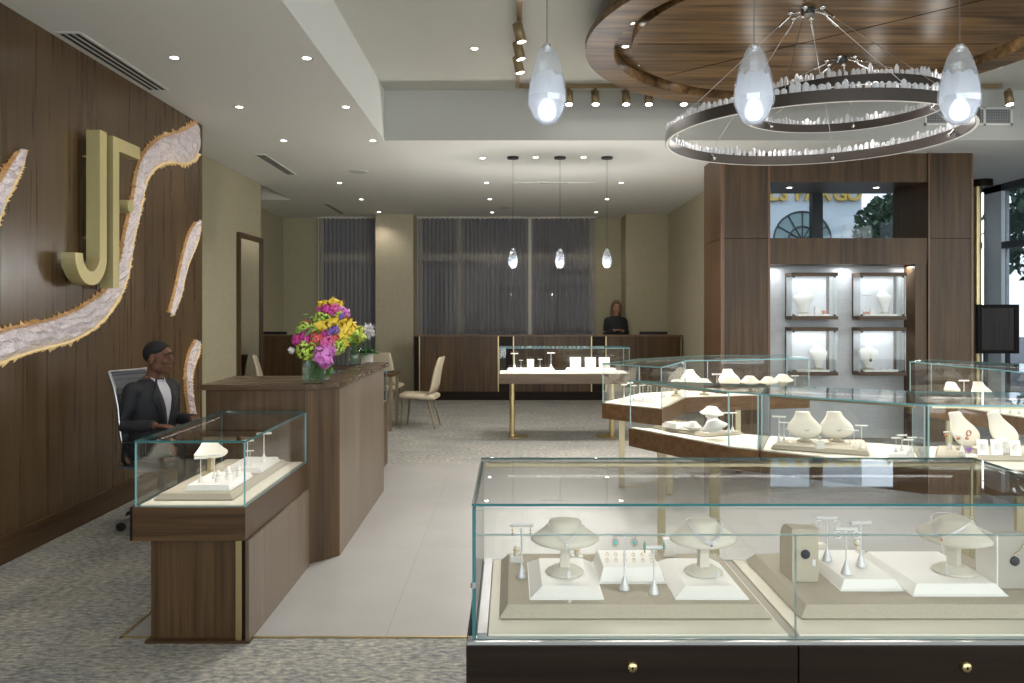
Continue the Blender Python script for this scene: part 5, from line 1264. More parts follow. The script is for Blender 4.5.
RH.put(.017, 2.235, zp, 0, 'white ring holder behind the left corner earring stand'); RH.put(.187, 2.24, zp + .0, 0, 'white ring holder behind the left necklace stand')
RH.put(1.0, 2.29, zp, .6, 'white ring holder behind the gap of the two right risers')
def small_box(x, y, z, w, h, label, mat=WHITE):
    r = thing('gift_box', label, 'box', (x, y, z)); m = MB(); m.box(x - w / 2, x + w / 2, y - w * .35, y + w * .35, z, z + h * .72); m.build('box_base', mat, r, .001)
    m = MB(); m.box(x - w * .52, x + w * .52, y - w * .37, y + w * .37, z + h * .725, z + h); m.build('lid', mat, r, .001)
small_box(.455, 2.285, zp, .034, .052, 'small white box behind the middle necklace stand')
small_box(.887, 2.295, zp, .036, .034, 'small cream box behind the right earring stands', CREAM)
def pendbox(x0, x1, y0, y1, z, h, label, arch):
    r = thing('pendant_easel', label, 'jewelry stand', ((x0 + x1) / 2, y0, z))
    m = MB(); n = 10; d = y1 - y0
    P = [(y0, z), (y1, z)] + [(y1 - d * .55 * (1 - math.cos(PI / 2 * i / n)) , z + h * .62 + h * .38 * math.sin(PI / 2 * i / n)) for i in range(n + 1)] + [(y0, z + h)]
    m.rings([[(x0, a, b) for a, b in P], [(x1, a, b) for a, b in P]], 0, True, False); m.build('linen_body', LINEN if arch else pmat('taupe board', (.40, .37, .32), .85), r, .002)
    xc = (x0 + x1) / 2 - (.0 if arch else .006); zc = z + h * .53
    m = MB(); m.X = Matrix.Translation((xc, y0 - .0002, zc)) @ Matrix.Rotation(PI / 2, 4, 'X'); m.lathe([(.0118, 0), (.0118, .003), (.010, .004), (0, .0042)], n=24); m.build('black_disc', NAVY, r)
    if arch:
        m = MB(); m.box(xc + .018, xc + .026, y0 - .002, y0 - .0005, zc - .030, zc - .014); m.build('price_tag', SILVER, r)
    else:
        m = MB(); m.tube([(xc + .03, y0 - .002, z + h - .004), (xc + .012, y0 - .003, zc + .028), (xc - .002, y0 - .003, zc + .02), (xc, y0 - .003, zc + .012)], .001, 5); m.build('gold_chain', GOLD, r)
        m = MB(); m.box(x0 - .004, x0 - .0005, y0 + .0, y1, z, z + h); m.build('white_side', WHITE, r)
pendbox(.729, .797, 2.06, 2.155, zp, .138, 'arched linen easel with a black disc pendant at the left of the right platform', True)
pendbox(1.232, 1.325, 2.01, 2.10, zp, .134, 'taupe board with black disc pendant and gold chain at the right edge', False)

# ------------------------------------------------------------------ left small showcase
zl = .6445
platform(rect(-1.72, -1.335, 3.83, 4.78), zl, .030, .025, 'beige linen platform filling the small showcase by the counter'); zl += .0305
riser(-1.60, -1.375, 3.90, 4.25, zl, .028, .012, 'white riser with cones in the small showcase')
riser(-1.57, -1.36, 4.34, 4.70, zl, .026, .012, 'white riser at the counter end of the small showcase')
MC = Proto(make_mush(CREAM, pmat('tan bust stem', (.50, .41, .26), .7)))
MC.put(-1.625, 4.32, zl, 1.0, 'large cream bust turned aside in the small showcase', scale=1.18, rot=(0, 0, 1.15))
def cone(x, y, z, h, label):
    r = thing('ring_cone', label, 'ring holder', (x, y, z), 0, 'white ring cones in the small showcase'); m = MB(); m.lathe([(.018, 0), (.017, .004), (.006, h), (0, h + .003)], (x, y, z), 14); m.build('cone_body', WHITE, r)
    m = MB(); m.tube([(x + .011 * math.cos(a * PI / 8), y + .011 * math.sin(a * PI / 8), z + h * .55) for a in range(17)], .0014, 6); m.build('ring_band', GOLD, r)
for k, (x, y) in enumerate(((-1.465, 3.99), (-1.425, 4.03), (-1.45, 4.09), (-1.405, 4.12))): cone(x, y, zl + .0285, .055, 'white ring cone %s on the white riser' % ('in front', 'second from the front', 'third from the front', 'at the back of four')[k])
es(ESW, -1.545, 3.97, zl + .0285, .2, 'white earring stand at the front left of the cone riser'); es(ESW, -1.51, 4.06, zl + .0285, .2, 'white earring stand just behind the first on the cone riser')
es(ESW, -1.47, 4.45, zl + .0265, .3, 'white earring stand on the rear riser, left', s=1.1); es(ESW, -1.40, 4.52, zl + .0265, .3, 'tall white earring stand on the rear riser by the counter', s=1.35)
es(ESW, -1.44, 4.40, zl + .0265, .3, 'short white earring stand between the two risers', s=.7)

# ------------------------------------------------------------------ ring cases
zc = ZD + .0065
a_, b_, c_ = at(652, 428.5, zc), at(704, 437.5, zc), at(745, 434.5, zc); d_ = (1.12, 4.845)
platform([a_, b_, c_, d_], zc, .024, .02, 'pointed linen platform under the stacked white busts'); zc2 = zc + .0245
def bp(proto, px, py, z, rz, label, scale=1, rot=None, group=None):
    x, y = at(px, py, z); return proto.put(x, y, z, rz, label, group, scale, rot)
a_, b_, c_ = at(661, 426.5, zc2), at(676, 429.5, zc2), at(694, 427.5, zc2); d_ = (1.02, 4.885)
r = thing('display_riser', 'low white tray left of the stacked white busts', 'riser', (a_[0], a_[1], zc2)); m = MB(); polyfrustum(m, [a_, b_, c_, d_], zc2, zc2 + .035, .012); m.build('tray_block', WHITE, r, .002)
m = MB(); q = ((a_[0] + c_[0]) / 2, (a_[1] + c_[1]) / 2); m.tube([(q[0] - .03, q[1], zc2 + .037), (q[0], q[1] - .01, zc2 + .037), (q[0] + .03, q[1] + .005, zc2 + .037)], .002, 5); m.build('bracelet', GOLD, r)
BW = Proto(make_mush(WHITE, WHITE, False))
GB = 'white busts grouped in the left ring showcase'
BW.put(1.185, 4.60, zc2 + .016, 0, 'white bust lying lowest in the left ring showcase', GB, .88, (.0, -.28, -.25)); BW.put(1.205, 4.772, zc2 + .0765, 0, 'white bust standing tallest at the back of the left ring group', GB, .80, (0, .05, -.3)); bp(BW, 693, 430, zc2 + .001, 0, 'white bust half hidden behind the left ring group', .62, (0, 0, -.5), GB)
riser(1.175, 1.235, 4.755, 4.80, zc2, .076, .008, 'white block hidden under the tallest stacked bust')
for px, py, s, lb in ((728.5, 432.5, .95, 'white earring stand right of the stacked busts'), (732.5, 431, .9, 'second white earring stand right of the stacked busts')): x, y = at(px, py, zc2); es(ESW, x, y, zc2, -.2, lb, s=s)
# middle case
A_, B_, C_, D_ = at(770.5, 449.5, zc), at(870, 456.5, zc), at(866, 444, zc), at(778, 443.5, zc)
platform([A_, B_, C_, D_], zc, .026, .012, 'long linen platform under the twin cream busts'); z3 = zc + .0265
BC = Proto(make_bust(.135, .30, CREAM, True, 1.42))
GT = 'twin cream busts'
for px, lb in ((805, 'cream bust on the left of the pair'), (837, 'cream bust on the right of the pair')):
    o = bp(BC, px, 441.5, z3, -.12, lb + ' with a small crescent pendant', 1, None, GT)
    r = thing('necklace', 'small dark crescent pendant on the ' + lb, 'necklace', tuple(o.location), -.12)
    m = MB(); m.tube([(.012 * math.cos(a), -.042, .075 + .010 * math.sin(a)) for a in [PI + PI * k / 10 for k in range(11)]], [.0006 + .0016 * math.sin(PI * k / 10) for k in range(11)], 6); m.build('crescent', pmat('grey crescent', (.30, .26, .26), .3, .5), r, world=False)
    m = MB()
    for s in (-1, 1): m.tube([(s * .012, -.042, .075), (s * .026, -.038, .115), (s * .034, -.012, .145)], .0005, 4)
    m.build('chain', SILVER, r, world=False)
x, y = at(819.5, 448.5, z3); small_box(x, y, z3, .042, .03, 'white ring block between the twin cream busts'); 
RH.put(x, y, z3 + .0305, 0, 'cream ring holder on the block between the twin busts', scale=.8)
for px, py, s, lb in ((779, 441.5, 1.12, 'tallest white earring stand left of the twin busts'), (784, 440, .80, 'second white earring stand left of the twin busts'), (789.5, 442.5, .62, 'short white earring stand left of the twin busts'),
                      (850, 443.5, .62, 'short white earring stand right of the twin busts'), (854, 447, .72, 'second white earring stand right of the twin busts'), (861.5, 448.5, .98, 'tallest white earring stand right of the twin busts')):
    x, y = at(px, py, z3); es(ESW, x, y, z3, -.3, lb, s=s)
a_, b_, c_, d_ = at(888, 458, zc), at(916, 458, zc), at(911, 450, zc), at(888, 449, zc)
r = thing('display_riser', 'white slab with four earring stands beside the twin busts', 'riser', (2.0, 4.05, zc)); m = MB(); polyfrustum(m, [a_, b_, c_, d_], zc, zc + .02, .008); m.build('slab_block', WHITE, r, .002); z4 = zc + .0205
for px, py, s, lb in ((896, 452, .62, 'first'), (902, 450.5, .68, 'second'), (908.5, 455, .66, 'third'), (912, 452.5, .66, 'last')):
    x, y = at(px, py, z4); es(ESWS, x, y, z4, .0, lb + ' earring stand from the left on the white slab', s=s * 1.35)
# right case
A_, B_, C_, D_ = at(934, 461, zc), at(1075, 462, zc), at(1062, 450.5, zc), at(936, 450, zc)
platform([A_, B_, C_, D_], zc, .026, .012, 'linen platform under the leaning busts at the right edge')
BL_ = Proto(make_bust(.155, .36, CREAM, True, 1.42)); GL_ = 'leaning cream busts at the right edge'
bp(BL_, 969, 450, z3, .5, 'leaning cream bust with a copper brooch', 1.05, None, GL_); bp(BL_, 1008, 450.5, z3, .5, 'leaning cream bust behind the white cards', 1.05, None, GL_)
x, y = at(969, 450, z3)
r = thing('brooch', 'copper ring brooch on the leaning cream bust', 'brooch', (x - .045, y - .074, z3 + .098), .5)
m = MB(); m.tube([(.017 * math.cos(a * PI / 8), -.001, .013 * math.sin(a * PI / 8)) for a in range(17)], .0042, 7); m.build('ring', pmat('copper ring', (.45, .24, .16), .35, .6), r, world=False)
m = MB(); m.box(-.012, .012, .001, .004, -.001, .001); m.build('pin', GOLD, r, world=False)
for px, py, lb in ((949.5, 449.5, 'white earring stand before the copper brooch bust, left'), (962, 452.5, 'white earring stand before the copper brooch bust, right')):
    x, y = at(px, py, z3); es(ESWS, x, y, z3, .0, lb, s=1.05)
    for k in (-1, 1): EAR['copper'].put(x + k * .022, y - .006, z3 + .085, 0, ('left' if k < 0 else 'right') + ' copper earring on the ' + lb.replace('white ', ''), 'copper earrings at the right', 1.0)
def make_card():
    r = thing('pendant_card', 'card', 'jewelry card')
    m = MB(); m.X = Matrix.Rotation(-.22, 4, 'X'); m.box(-.026, .026, -.001, .002, .0015, .078); m.build('card', WHITE, r)
    m = MB(); m.X = Matrix.Rotation(.35, 4, 'X'); m.box(-.01, .01, .012, .014, -.003, .06); m.build('easel_strut', WHITE, r)
    m = MB(); m.X = Matrix.Rotation(-.22, 4, 'X'); m.tube([(-.014, -.002, .074), (0, -.0025, .036), (.014, -.002, .074)], .0006, 4); m.ell((0, -.003, .032), (.0035, .002, .0045), 8, 5); m.build('pendant_chain', pmat('amethyst pendant', (.22, .08, .28), .25), r)
    return r
PC = Proto(make_card())
for px, py, lb in ((983.5, 455.5, 'first white pendant card of the row at the right edge'), (997.5, 455.5, 'middle white pendant card of the row at the right edge'), (1004, 453.5, 'white pendant card tucked behind the middle one'), (1016, 456, 'last white pendant card by the right edge')):
    x, y = at(px, py, z3); PC.put(x, y, z3, -.12, lb, 'white pendant cards in the right ring showcase')
x, y = at(969, 456.5, z3); small_box(x, y, z3, .06, .012, 'flat white plate with a violet flower ring'); r = thing('finger_ring', 'violet flower ring on its small white plate', 'ring', (x, y, z3 + .0125))
m = MB(); petals(m, (x, y, z3 + .034), .010, 20, .008, random.Random(2), .5); m.build('violet_flower', pmat('violet petals gem', (.30, .12, .50), .3), r); m = MB(); m.tube([(x + .008 * math.cos(a * PI / 8), y, z3 + .0225 + .008 * math.sin(a * PI / 8)) for a in range(17)], .0014, 6); m.build('band', GOLD, r)

# far ring case
zf = ZD - .0235
A_, B_, C_, D_ = at(616, 402.5, zf), at(655, 403, zf), at(666, 395.5, zf), at(640, 396, zf)
r = thing('display_riser', 'white stepped tray at the near end of the far ring showcase', 'riser', (1.0, 6.7, zf)); m = MB(); polyfrustum(m, [A_, B_, C_, D_], zf, zf + .03, .02); m.build('tray_block', WHITE, r)
n_ = 0
ordn = ('first', 'second', 'third', 'fourth', 'fifth', 'sixth', 'seventh', 'last')
for px, py in ((624, 399), (630, 397), (634, 400), (640, 396), (643, 399.5), (648, 396.5), (651, 399.5), (657, 396)):
    x, y = at(px, py, zf + .031); es(ESW, x, y, zf + .0305, .6, ordn[n_] + ' white earring stand from the left on the stepped tray of the far ring showcase', s=1.0); n_ += 1
BT = MC; GFB = 'busts in the far ring showcase'
for px, Y, rz, s, mt, lb in ((676, 7.25, -.4, 1.0, 0, 'bust by the corner seam of the far ring showcase'), (704, 7.35, -.1, 1.0, 0, 'tan bust standing apart left of the tan row'), (750, 7.5, 0, 1.1, 0, 'leftmost tan bust of the row of three'), (768.5, 7.58, 0, 1.0, 0, 'middle tan bust of the row of three'), (783, 7.66, 0, 1.12, 0, 'rightmost tan bust of the row of three'),
                         (692, 7.75, .2, 1.0, 1, 'white bust at the back of the far ring showcase, left'), (730, 7.85, .1, 1.0, 1, 'white bust at the back of the far ring showcase, middle')):
    (BT if mt == 0 else BC).put(px_x(px, Y), Y, zf + .0005, rz, lb, GFB, s if mt == 0 else 1.25)
es(ESW, px_x(717, 7.45), 7.45, zf, 0, 'white earring stand between the tan busts of the far ring showcase', s=1.5)
es(ESW, px_x(795, 7.72), 7.72, zf, 0, 'white earring stand right of the three tan busts', s=1.2)
# far right case
MC.put(px_x(952, 6.75), 6.75, zf, .7, 'cream bust turned aside in the far right ring showcase', None, 1.15, (0, 0, 1.0))
es(ESW, px_x(964, 6.9), 6.9, zf, 0, 'white earring stand beside the bust in the far right ring showcase', s=1.4)
BC.put(px_x(984, 6.5), 6.5, zf, .2, 'cream bust standing in for a reflection in the far right ring showcase', None, 1.2)  # added bust, takes the place of a blurred reflection in the glass
for k, (px, Y) in enumerate(((1000, 6.1), (1010, 6.0), (1019, 5.95))): es(ESW, px_x(px, Y), Y, zf, 0, ordn[k] + ' of three white earring stands at the right end of the far right ring showcase', s=.9)
small_box(px_x(973, 6.6), 6.6, zf, .09, .05, 'white block in the far right ring showcase')

# case beyond the counter
BW.put(-1.45, 7.75, .6465, -.6, 'white bust in the showcase beyond the counter end', None, 1.0)
es(ESW, -1.36, 7.45, .6465, .3, 'white earring stand in the showcase beyond the counter end')
# distant case
zz = .8065
riser(px_x(506, 9.9), px_x(556, 9.9), 9.80, 10.05, zz, .05, .03, 'white tray on the left of the distant showcase'); riser(px_x(565, 9.9), px_x(617, 9.9), 9.80, 10.05, zz, .05, .03, 'white tray on the right of the distant showcase')
for px, s, lb in ((514.5, 1.5, 'white T stand at the left of the distant showcase'), (521, .8, 'short white stand second in the distant showcase'), (540, .9, 'short white stand right of the block in the distant showcase'), (551, 1.55, 'tall white T stand mid distant showcase')): es(ESW, px_x(px, 9.95), 9.95, zz + .0505, 0, lb, s=s)
small_box(px_x(530.5, 9.93), 9.93, zz + .0505, .085, .11, 'white block between T stands of the distant showcase')
for px, lb in ((575.5, 'left'), (590.5, 'middle'), (604.5, 'right')): PC.put(px_x(px, 9.9), 9.9, zz + .0505, 0, lb + ' white card of three in the distant showcase', 'white cards in the distant showcase', (2.6, 1.6, 1.75))
# niche cabinets
BN = Proto(make_bust(.25, .06, WHITE, True, 1.0, True)); Y = 9.735
GN = 'white busts in the niche cabinets'
BN.put(px_x(803, Y), Y, BZ[0], -.5, 'white bust turned left in the upper left niche cabinet', GN, 1.1); BN.put(px_x(885, Y), Y, BZ[1], .4, 'white bust turned right in the upper right niche cabinet', GN, 1.1)
BN.put(px_x(818.5, Y), Y, BZ[2], .2, 'white bust in the lower left niche cabinet', GN, 1.1); BN.put(px_x(868, Y), Y, BZ[3], -.2, 'white bust with a dark pendant in the lower right niche cabinet', GN, 1.1)
r = thing('necklace', 'dark round pendant on the bust in the lower right niche cabinet', 'necklace', (px_x(868.5, Y), Y - .06, BZ[3] + .12))
m = MB(); m.ell((0, 0, 0), (.018, .006, .022), 12, 8); m.build('dark_stone', pmat('dark stone', (.03, .02, .02), .3), r, world=False); m = MB(); m.tube([(-.03, .03, .14), (-.01, .005, .05), (0, 0, .02), (.01, .005, .05), (.03, .03, .14)], .0015, 5); m.build('chain', GOLD, r, world=False)
small_box(px_x(817, Y), Y, BZ[0], .06, .09, 'white box beside the bust of the upper left niche cabinet'); small_box(px_x(824.5, Y), Y, BZ[0], .05, .045, 'low rust box at the right of the upper left niche cabinet', pmat('rust box', (.5, .16, .06), .6))
es(EST, px_x(867, Y), Y, BZ[1], 0, 'thin T stand in the upper right niche cabinet', s=1.7); small_box(px_x(872, 9.7), 9.7, BZ[1], .05, .07, 'white box beside the T stand of the upper right niche cabinet'); small_box(px_x(866, 9.68), 9.68, BZ[1], .06, .03, 'low rust box under the T stand of the upper right niche cabinet', pmat('rust leather', (.5, .16, .06), .6))
es(EST, px_x(881, Y), Y, BZ[3], 0, 'thin stand left of two in the lower right niche cabinet', s=.95); es(EST, px_x(888, Y), Y, BZ[3], 0, 'thin stand right of two in the lower right niche cabinet', s=1.1)
# ------------------------------------------------------------------ people
def remesh(o, vox, smooth=6, f=.5):
    r = o.modifiers.new('join', 'REMESH'); r.mode = 'VOXEL'; r.voxel_size = vox; r.use_smooth_shade = True
    s = o.modifiers.new('smooth', 'SMOOTH'); s.iterations = smooth; s.factor = f
TS = [(.50, .165, .125, .035), (.58, .178, .132, .03), (.66, .162, .122, .03), (.75, .165, .120, .022), (.84, .180, .124, .016), (.92, .190, .120, .018), (.98, .185, .106, .024), (1.02, .150, .090, .032), (1.05, .095, .070, .036), (1.08, .062, .060, .032)]
def tsec(z):
    for (z0, a0, b0, y0), (z1, a1, b1, y1) in zip(TS, TS[1:]):
        if z0 <= z <= z1:
            t = (z - z0) / (z1 - z0); return a0 + (a1 - a0) * t, b0 + (b1 - b0) * t, y0 + (y1 - y0) * t
    return TS[-1][1:]
def torso(m, dz, k=1.0, z0=.5, z1=1.08, w=1.0):
    rs = []
    for i in range(15):
        z = z0 + (z1 - z0) * i / 14; a, b, y = tsec(z)
        rs.append([(a * k * w * math.copysign(abs(math.cos(q)) ** .85, math.cos(q)), y + b * k * math.copysign(abs(math.sin(q)) ** .85, math.sin(q)), z + dz) for q in [2 * PI * j / 24 for j in range(24)]])
    m.rings(rs)
def hand(m, w, d, up, side, curl):
    """palm at wrist w pointing along d; five fingers, thumb from the side of the palm"""
    w, d, up = Vector(w), Vector(d).normalized(), Vector(up).normalized(); s = d.cross(up).normalized() * side
    R = Matrix((s, d, up)).transposed()
    m.ell(tuple(w + d * .045), (.040, .052, .015), 12, 8, 0, R)
    for k, ln in enumerate((.066, .076, .070, .055)):
        b = w + d * .085 + s * (.030 - .020 * k); p = [b]; dd = Vector(d)
        for q, f in enumerate((.45, .32, .23)):
            dd = (dd - up * curl * (.4 + q * .25)).normalized(); p.append(p[-1] + dd * ln * f)
        m.tube([tuple(x) for x in p], [.0088, .0084, .0078, .0062], 8)
    b = w + d * .025 + s * .034; p = [b, b + (d * .6 + s * .8).normalized() * .032, b + (d * .6 + s * .8).normalized() * .032 + (d * .9 + s * .2 - up * curl * .4).normalized() * .030]
    m.tube([tuple(x) for x in p], [.0115, .0102, .0075], 8)
def head_shapes(m, c, M):
    def P(x, y, z): return tuple(Vector(c) + M @ Vector((x, y, z)))
    E = lambda x, y, z, a, b, d: m.ell(P(x, y, z), (a, b, d), 16, 10, 0, M)
    E(0, .012, .035, .073, .092, .086); E(0, -.022, -.035, .058, .066, .072); E(0, -.026, -.070, .047, .050, .040); E(0, -.058, -.094, .024, .020, .018)
    E(0, -.062, .042, .052, .026, .030)
    for s in (-1, 1):
        E(s * .034, -.074, .026, .020, .012, .008); E(s * .038, -.062, -.022, .024, .024, .022); E(s * .079, .014, -.008, .012, .021, .034); E(s * .012, -.094, -.028, .010, .010, .008); E(s * .042, .0, -.055, .020, .040, .035)
    m.tube([P(0, -.080, .022), P(0, -.094, .0), P(0, -.107, -.020)], [.008, .010, .013], 10)
    E(0, -.082, -.052, .024, .010, .0065); E(0, -.081, -.064, .021, .009, .0075)
def figure(root, seated, skin, hairm, top, lower, shoe, headrot, arms, hairlong, vox, jacket):
    dz = 0 if seated else .395
    hc = (0, -.028, 1.212 + dz); M = Matrix.Rotation(headrot[0], 3, 'Z') @ Matrix.Rotation(headrot[1], 3, 'X')
    M = M @ Matrix.Scale(1.06, 3)
    m = MB(); head_shapes(m, hc, M); m.tube([(0, .030, 1.02 + dz), (0, .018, 1.09 + dz), (0, -.002, 1.17 + dz)], [.062, .054, .052], 14)
    torso(m, dz, .92)
    legs = []
    for s in (-1, 1):
        if seated: L_ = [(s * .09, .03, .56), (s * .12, -.20, .545), (s * .14, -.43, .51), (s * .14, -.42, .28), (s * .14, -.39, .10)]
        else: L_ = [(s * .09, .03, .93), (s * .095, .01, .72), (s * .095, -.005, .50), (s * .095, .02, .30), (s * .095, .03, .10)]
        legs.append(L_); m.tube(L_, [.082, .074, .054, .050, .038], 14)
        m.ell((L_[-1][0], L_[-1][1] - .05, .05), (.040, .115, .042), 12, 8)
        sh, el, wr, hd, up, cu = arms[s]
        sh, el, wr = [(x, y, z + dz) for x, y, z in (sh, el, wr)]
        m.ell(sh, (.062, .062, .062), 12, 8)
        mid = tuple(Vector(el).lerp(Vector(wr), .35))
        m.tube([sh, tuple(Vector(sh).lerp(Vector(el), .5)), el, mid, wr], [.050, .047, .038, .038, .026], 12)
        hand(m, wr, hd, up, s, cu)
    b = m.build('body', skin, root, world=False); remesh(b, vox, 4)
    m = MB(); m.ell(tuple(Vector(hc) + M @ Vector((0, -.0855, -.053))), (.022, .0085, .0045), 12, 6, 0, M); m.ell(tuple(Vector(hc) + M @ Vector((0, -.0845, -.062))), (.019, .0085, .0055), 12, 6, 0, M); m.build('lips', pmat('lips', (.20, .075, .06) if seated else (.42, .14, .12), .45), root, world=False)
    # eyes and brows
    for s in (-1, 1):
        e = Vector(hc) + M @ Vector((s * .031, -.0835, .010)); m = MB(); m.ell(tuple(e), (.0115, .005, .0040), 10, 6, 0, M); o = m.build('eye', pmat('eye white', (.30, .27, .25), .5), root, world=False)
        m = MB(); m.ell(tuple(e + M @ Vector((0, -.0042, 0))), (.0055, .003, .0042), 10, 6, 0, M); m.build('iris', pmat('brown iris', (.02, .012, .008), .2), o, world=False)
        m = MB(); m.tube([tuple(Vector(hc) + M @ Vector((s * x, y, z))) for x, y, z in ((.014, -.089, .030), (.032, -.087, .036), (.050, -.074, .030))], [.0038, .0052, .003], 6); m.build('eyebrow', hairm, root, world=False)
    # hair: a cap that follows the skull, lower at the back
    m = MB(); rs = []; n = 36
    for i in range(n):
        ph = 2 * PI * i / n; fr = max(0, -math.sin(ph)); bk = max(0, math.sin(ph)); sd = abs(math.cos(ph))
        if hairlong: tm = math.radians(62 + 100 * bk ** .5 * .45 + 58 * sd * (1 - fr) + 14 * sd)
        else: tm = math.radians(58 + 32 * (1 - fr ** 3) + 42 * bk ** .7)
        col = []
        for k in range(9):
            t = tm * k / 8; r_ = .0045 if not hairlong else .014; kk = 1 - .6 * (k == 8)
            col.append(tuple(Vector(hc) + M @ Vector(((.073 + r_ * kk) * math.sin(t) * math.cos(ph), .012 + (.092 + r_ * kk) * math.sin(t) * math.sin(ph), .035 + (.086 + r_ * kk) * math.cos(t)))))
        rs.append(col)
    rs.append(rs[0]); v = [p for r_ in rs[:-1] for p in r_]; f = []
    for i in range(n):
        for k in range(8): a = i * 9 + k; b_ = ((i + 1) % n) * 9 + k; f.append((a, a + 1, b_ + 1, b_))
    m.add(v, f, 0, True); h = m.build('hair', hairm, root, world=False); so = h.modifiers.new('thick', 'SOLIDIFY'); so.thickness = .008; so.offset = -1
    if hairlong:
        m = MB()
        for i in range(11):
            a = math.radians(-10 + 20 * i); x, y = .084 * math.cos(a), .012 + .10 * math.sin(a)
            m.tube([tuple(Vector(hc) + M @ Vector(p)) for p in ((x * .9, y * .9, .06), (x * 1.02, y, -.02), (x * 1.05, y * 1.0 + .005, -.11), (x * .95, y + .01, -.17 - .02 * (i % 3)))], [.024, .026, .024, .008], 8)
        o = m.build('hair_lengths', hairm, root, world=False); remesh(o, .009, 3)
    # clothes
    m = MB(); torso(m, dz, 1.05, .50 if seated else .46, 1.062)
    if not seated: pass
    for s in (-1, 1):
        sh, el, wr, hd, up, cu = arms[s]; sh, el, wr = [Vector((x, y, z + dz)) for x, y, z in (sh, el, wr)]
        m.ell(tuple(sh + Vector((-s * .01, 0, -.005))), (.078, .074, .070), 14, 9); m.tube([tuple(sh), tuple(sh.lerp(el, .5)), tuple(el), tuple(el.lerp(wr, .5)), tuple(el.lerp(wr, .93))], [.066, .060, .054, .047, .038], 14)
    if jacket and seated:
        for s in (-1, 1): m.tube([(s * .10, .06, .56), (s * .14, -.12, .575)], [.10, .075], 12)
    j = m.build('jacket' if jacket else 'knit_top', top, root, world=False); remesh(j, vox * 1.1, 5)
    m = MB()
    for L_ in legs: m.tube([(x, y, z) for x, y, z in L_], [.098, .088, .066, .062, .056], 14)
    m.ell((0, .04, .56 + dz * .97), (.165, .13, .10), 16, 10); t = m.build('trousers', lower, root, world=False); remesh(t, .011, 4)
    for L_ in legs:
        m = MB(); x, y = L_[-1][0], L_[-1][1]
        m.rings([[(x + a * math.cos(q), y - .055 + c + b_ * math.sin(q), z) for q in [2 * PI * i / 18 for i in range(18)]] for a, b_, c, z in ((.046, .135, 0, .0), (.048, .137, 0, .022), (.046, .130, 0, .045), (.042, .100, .025, .07), (.040, .062, .055, .10))]); m.build('shoe', shoe, root, world=False)
    if jacket:
        def front(z, th, off): a, b_, y = tsec(z); return (a * 1.06 * math.sin(th) * 1.0, y - (b_ * 1.06 + off) * math.cos(th), z + dz)
        sh = pmat('white shirt cloth', (.66, .64, .70), .8); m = MB(); rows = 10; v = []; f = []
        for i in range(rows + 1):
            z = .70 + (1.055 - .70) * i / rows; w_ = math.radians(2 + 21 * (i / rows) ** 1.1)
            v += [front(z, w_ * q, .004) for q in (-1, -.5, 0, .5, 1)]
        for i in range(rows):
            for q in range(4): a = i * 5 + q; f.append((a, a + 1, a + 6, a + 5))
        m.add(v, f, 0, True); o = m.build('shirt', sh, root, world=False); so = o.modifiers.new('thick', 'SOLIDIFY'); so.thickness = .004
        m = MB()
        for s in (-1, 1):
            m.rings([[tuple(Vector(p) + Vector((0, 0, dz)) + Vector(o_)) for o_ in ((0, 0, 0), (0, -.004, .004))] + [tuple(Vector(p2) + Vector((0, 0, dz)))] for p, p2 in (((s * .062, .035, 1.075), (s * .070, .04, 1.045)), ((s * .052, -.030, 1.062), (s * .060, -.040, 1.03)), ((s * .022, -.058, 1.035), (s * .040, -.078, .995)), ((s * .004, -.066, 1.015), (s * .036, -.088, .985)))], 0, True, False)
        m.build('shirt_collar', sh, root, world=False)
        m = MB()
        for s in (-1, 1):
            v = []; f = []
            for i in range(rows + 1):
                z = .70 + (1.06 - .70) * i / rows; w0 = math.radians(2 + 21 * (i / rows) ** 1.1); wd = math.radians(4 + 15 * math.sin(PI * min(1, i / rows * 1.05)) + (7 if i in (6, 7) else 0))
                v += [front(z, s * (w0 - .02), .008), front(z, s * (w0 + wd * .5), .012), front(z, s * (w0 + wd), .006)]
            for i in range(rows):
                for q in range(2): a = i * 3 + q; f.append((a, a + 1, a + 4, a + 3))
            m.add(v, f, 0, True)
        o = m.build('lapel', pmat('jacket lapel', (.017, .018, .022), .7), root, world=False); so = o.modifiers.new('thick', 'SOLIDIFY'); so.thickness = .005
